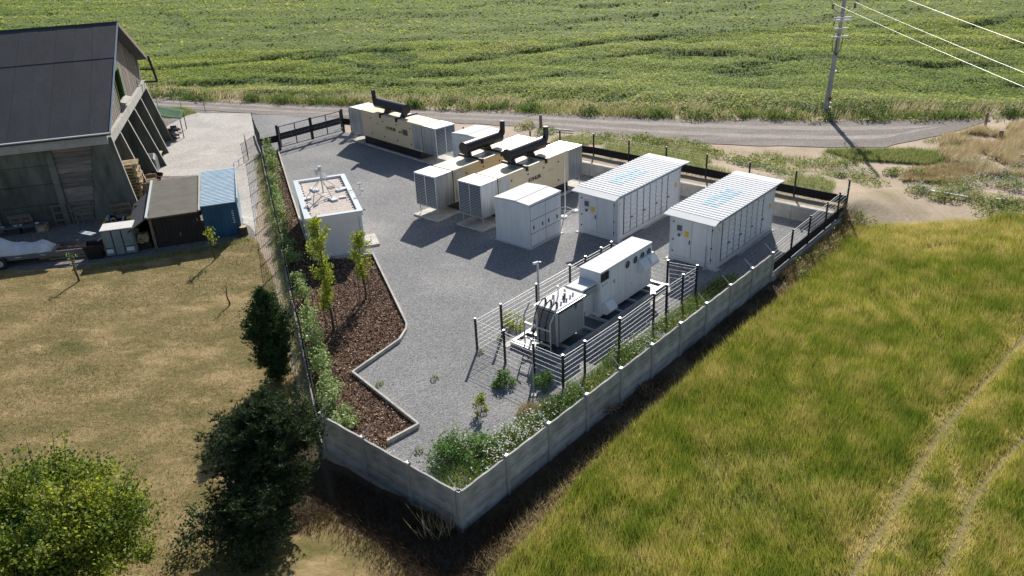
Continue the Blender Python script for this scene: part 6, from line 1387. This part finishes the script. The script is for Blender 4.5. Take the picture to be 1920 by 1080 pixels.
# pine and spruce
def conifer(name, label, xy, h, r, whorls, per, m, seed, needle, lean=0.0, broad=0.35, sub=16, pt_=1.0):
    g = thing(name, label, 'conifer', xy, 0, 0); q = np.random.default_rng(seed)
    trunk_mesh([(lean*h*u, 0, h*u) for u in (0, .25, .5, .75, 0.97)], 0.10*h/4, 0.015, M_bark, g)
    bm_ = MB(); C, S_ = [], []
    for i in range(whorls):
        f = i/(whorls-1); z = h*(0.06+0.90*f); L = r*((1-f)**pt_*(1-broad)+broad*math.sin(PI*min(1, (1-f)*1.05)))+0.10
        for k in range(per):
            a = q.uniform(0, 2*PI); l = L*q.uniform(0.65, 1.12); up = q.uniform(-0.15, 0.45)+0.5*f; s0 = np.array([lean*z, 0, z]); e = s0+np.array([math.cos(a)*l, math.sin(a)*l, l*up])
            bm_.cyl(tuple(s0), tuple(e), 0.018, 0.006, 4, caps=False)
            nn = max(4, int(sub*l/r*1.6)); u = q.uniform(0.15, 1.05, nn)[:, None]; pts = s0+(e-s0)*u+q.normal(0, 0.05+0.05*l, (nn, 3)); C.append(pts)
    bm_.build('limbs', M_bark, g); C = np.concatenate(C)
    # a spray of needles at every twig
    K = 9; P = np.repeat(C, K, 0); N = len(P); d = q.normal(size=(N, 3)); d[:, 2] = np.abs(d[:, 2])*0.8+0.25; d /= np.linalg.norm(d, axis=1)[:, None]
    L = needle*(0.6+0.8*q.random(N))[:, None]; w = np.cross(d, q.normal(size=(N, 3))); w /= np.linalg.norm(w, axis=1)[:, None]; w *= needle*0.13
    V = np.stack([P-w, P+w, P+d*L], 1).reshape(-1, 3); F = np.arange(3*N).reshape(-1, 3)
    npmesh('needles', V, F, m, np.repeat(np.clip(q.normal(0.45, 0.25, N), 0, 1), 3), g); return g
conifer('pine_tree', 'big dark bushy pine left of the short concrete plank wall', (-7.19,18.57), 4.0, 1.68, 15, 24, M_dark, 31, 0.13, broad=0.75, sub=34)
conifer('spruce_tree', 'dark spruce standing against the chain link fence beside the lawn', (-9.10,26.12), 3.9, 0.92, 20, 15, M_spruce, 32, 0.11, lean=-0.005, broad=0.6, sub=26)
conifer('pine_tree', 'low dark pine at the bottom edge below the big pine', (-7.34,16.53), 2.7, 1.45, 10, 16, M_dark, 33, 0.12, broad=0.8, sub=24)
# big leafy bush at the lower left corner
def leafy_tree(name, label, xy, h, rx, n, leaf, m, seed):
    g = thing(name, label, 'tree', xy, 0, 0); q = np.random.default_rng(seed)
    trunk_mesh([(0, 0, 0), (0.05, 0, h*0.2), (0, 0.05, h*0.4)], 0.16, 0.09, M_bark, g)
    lm = MB(); C = []; nc = 230
    for i in range(nc):
        d = q.normal(size=3); d[2] = abs(d[2])*1.0-0.25; d /= np.linalg.norm(d); f = q.uniform(0.45, 1.06)
        c = np.array([d[0]*rx*f, d[1]*rx*f, h*0.48+d[2]*h*0.50*f])
        if i % 3 == 0: lm.cyl((0, 0, h*0.3), tuple(c), 0.035, 0.008, 5, caps=False)
        k = n//nc; sp = q.normal(0, 1, (k, 3))*np.array([0.23, 0.23, 0.17])*q.uniform(0.7, 1.3); C.append(c+sp)
    for i in range(14):   # long shoots standing out of the crown
        d = q.normal(size=3); d[2] = abs(d[2])+0.5; d /= np.linalg.norm(d); s0 = np.array([d[0]*rx*0.9, d[1]*rx*0.9, h*0.48+d[2]*h*0.45]); e = s0+d*0.7+np.array([0, 0, 0.45]); lm.cyl(tuple(s0*0.8), tuple(e), 0.02, 0.005, 5, caps=False); u = q.random((60, 1)); C.append(s0+(e-s0)*u+q.normal(0, 0.07, (60, 3)))
    lm.build('limbs', M_bark, g); C = np.concatenate(C)
    t = np.clip(0.5+0.9*(fbm(C[:, 0]*1.3+5, C[:, 1]*1.3+C[:, 2], 3)-0.5)+q.normal(0, 0.2, len(C)), 0, 1)
    V, F = leaf_mesh(C, leaf*(0.6+0.8*q.random(len(C))), q, flat=0.15, aspect=0.7); npmesh('crown', V, F, m, np.repeat(t, 4), g); return g
leafy_tree('leafy_tree', 'big rounded yellow green leafy tree at the lower left corner', (-11.9, 15.3), 4.25, 2.3, 100000, 0.082, M_bush, 41)
shrub('dark_shrub', 'low dark undergrowth shrub between the leafy tree and the pine at the bottom edge', (-8.95,17.70), 0.9, 1.2, 1500, 0.09, M_spruce, 55, tint=(0.3, 0.2))
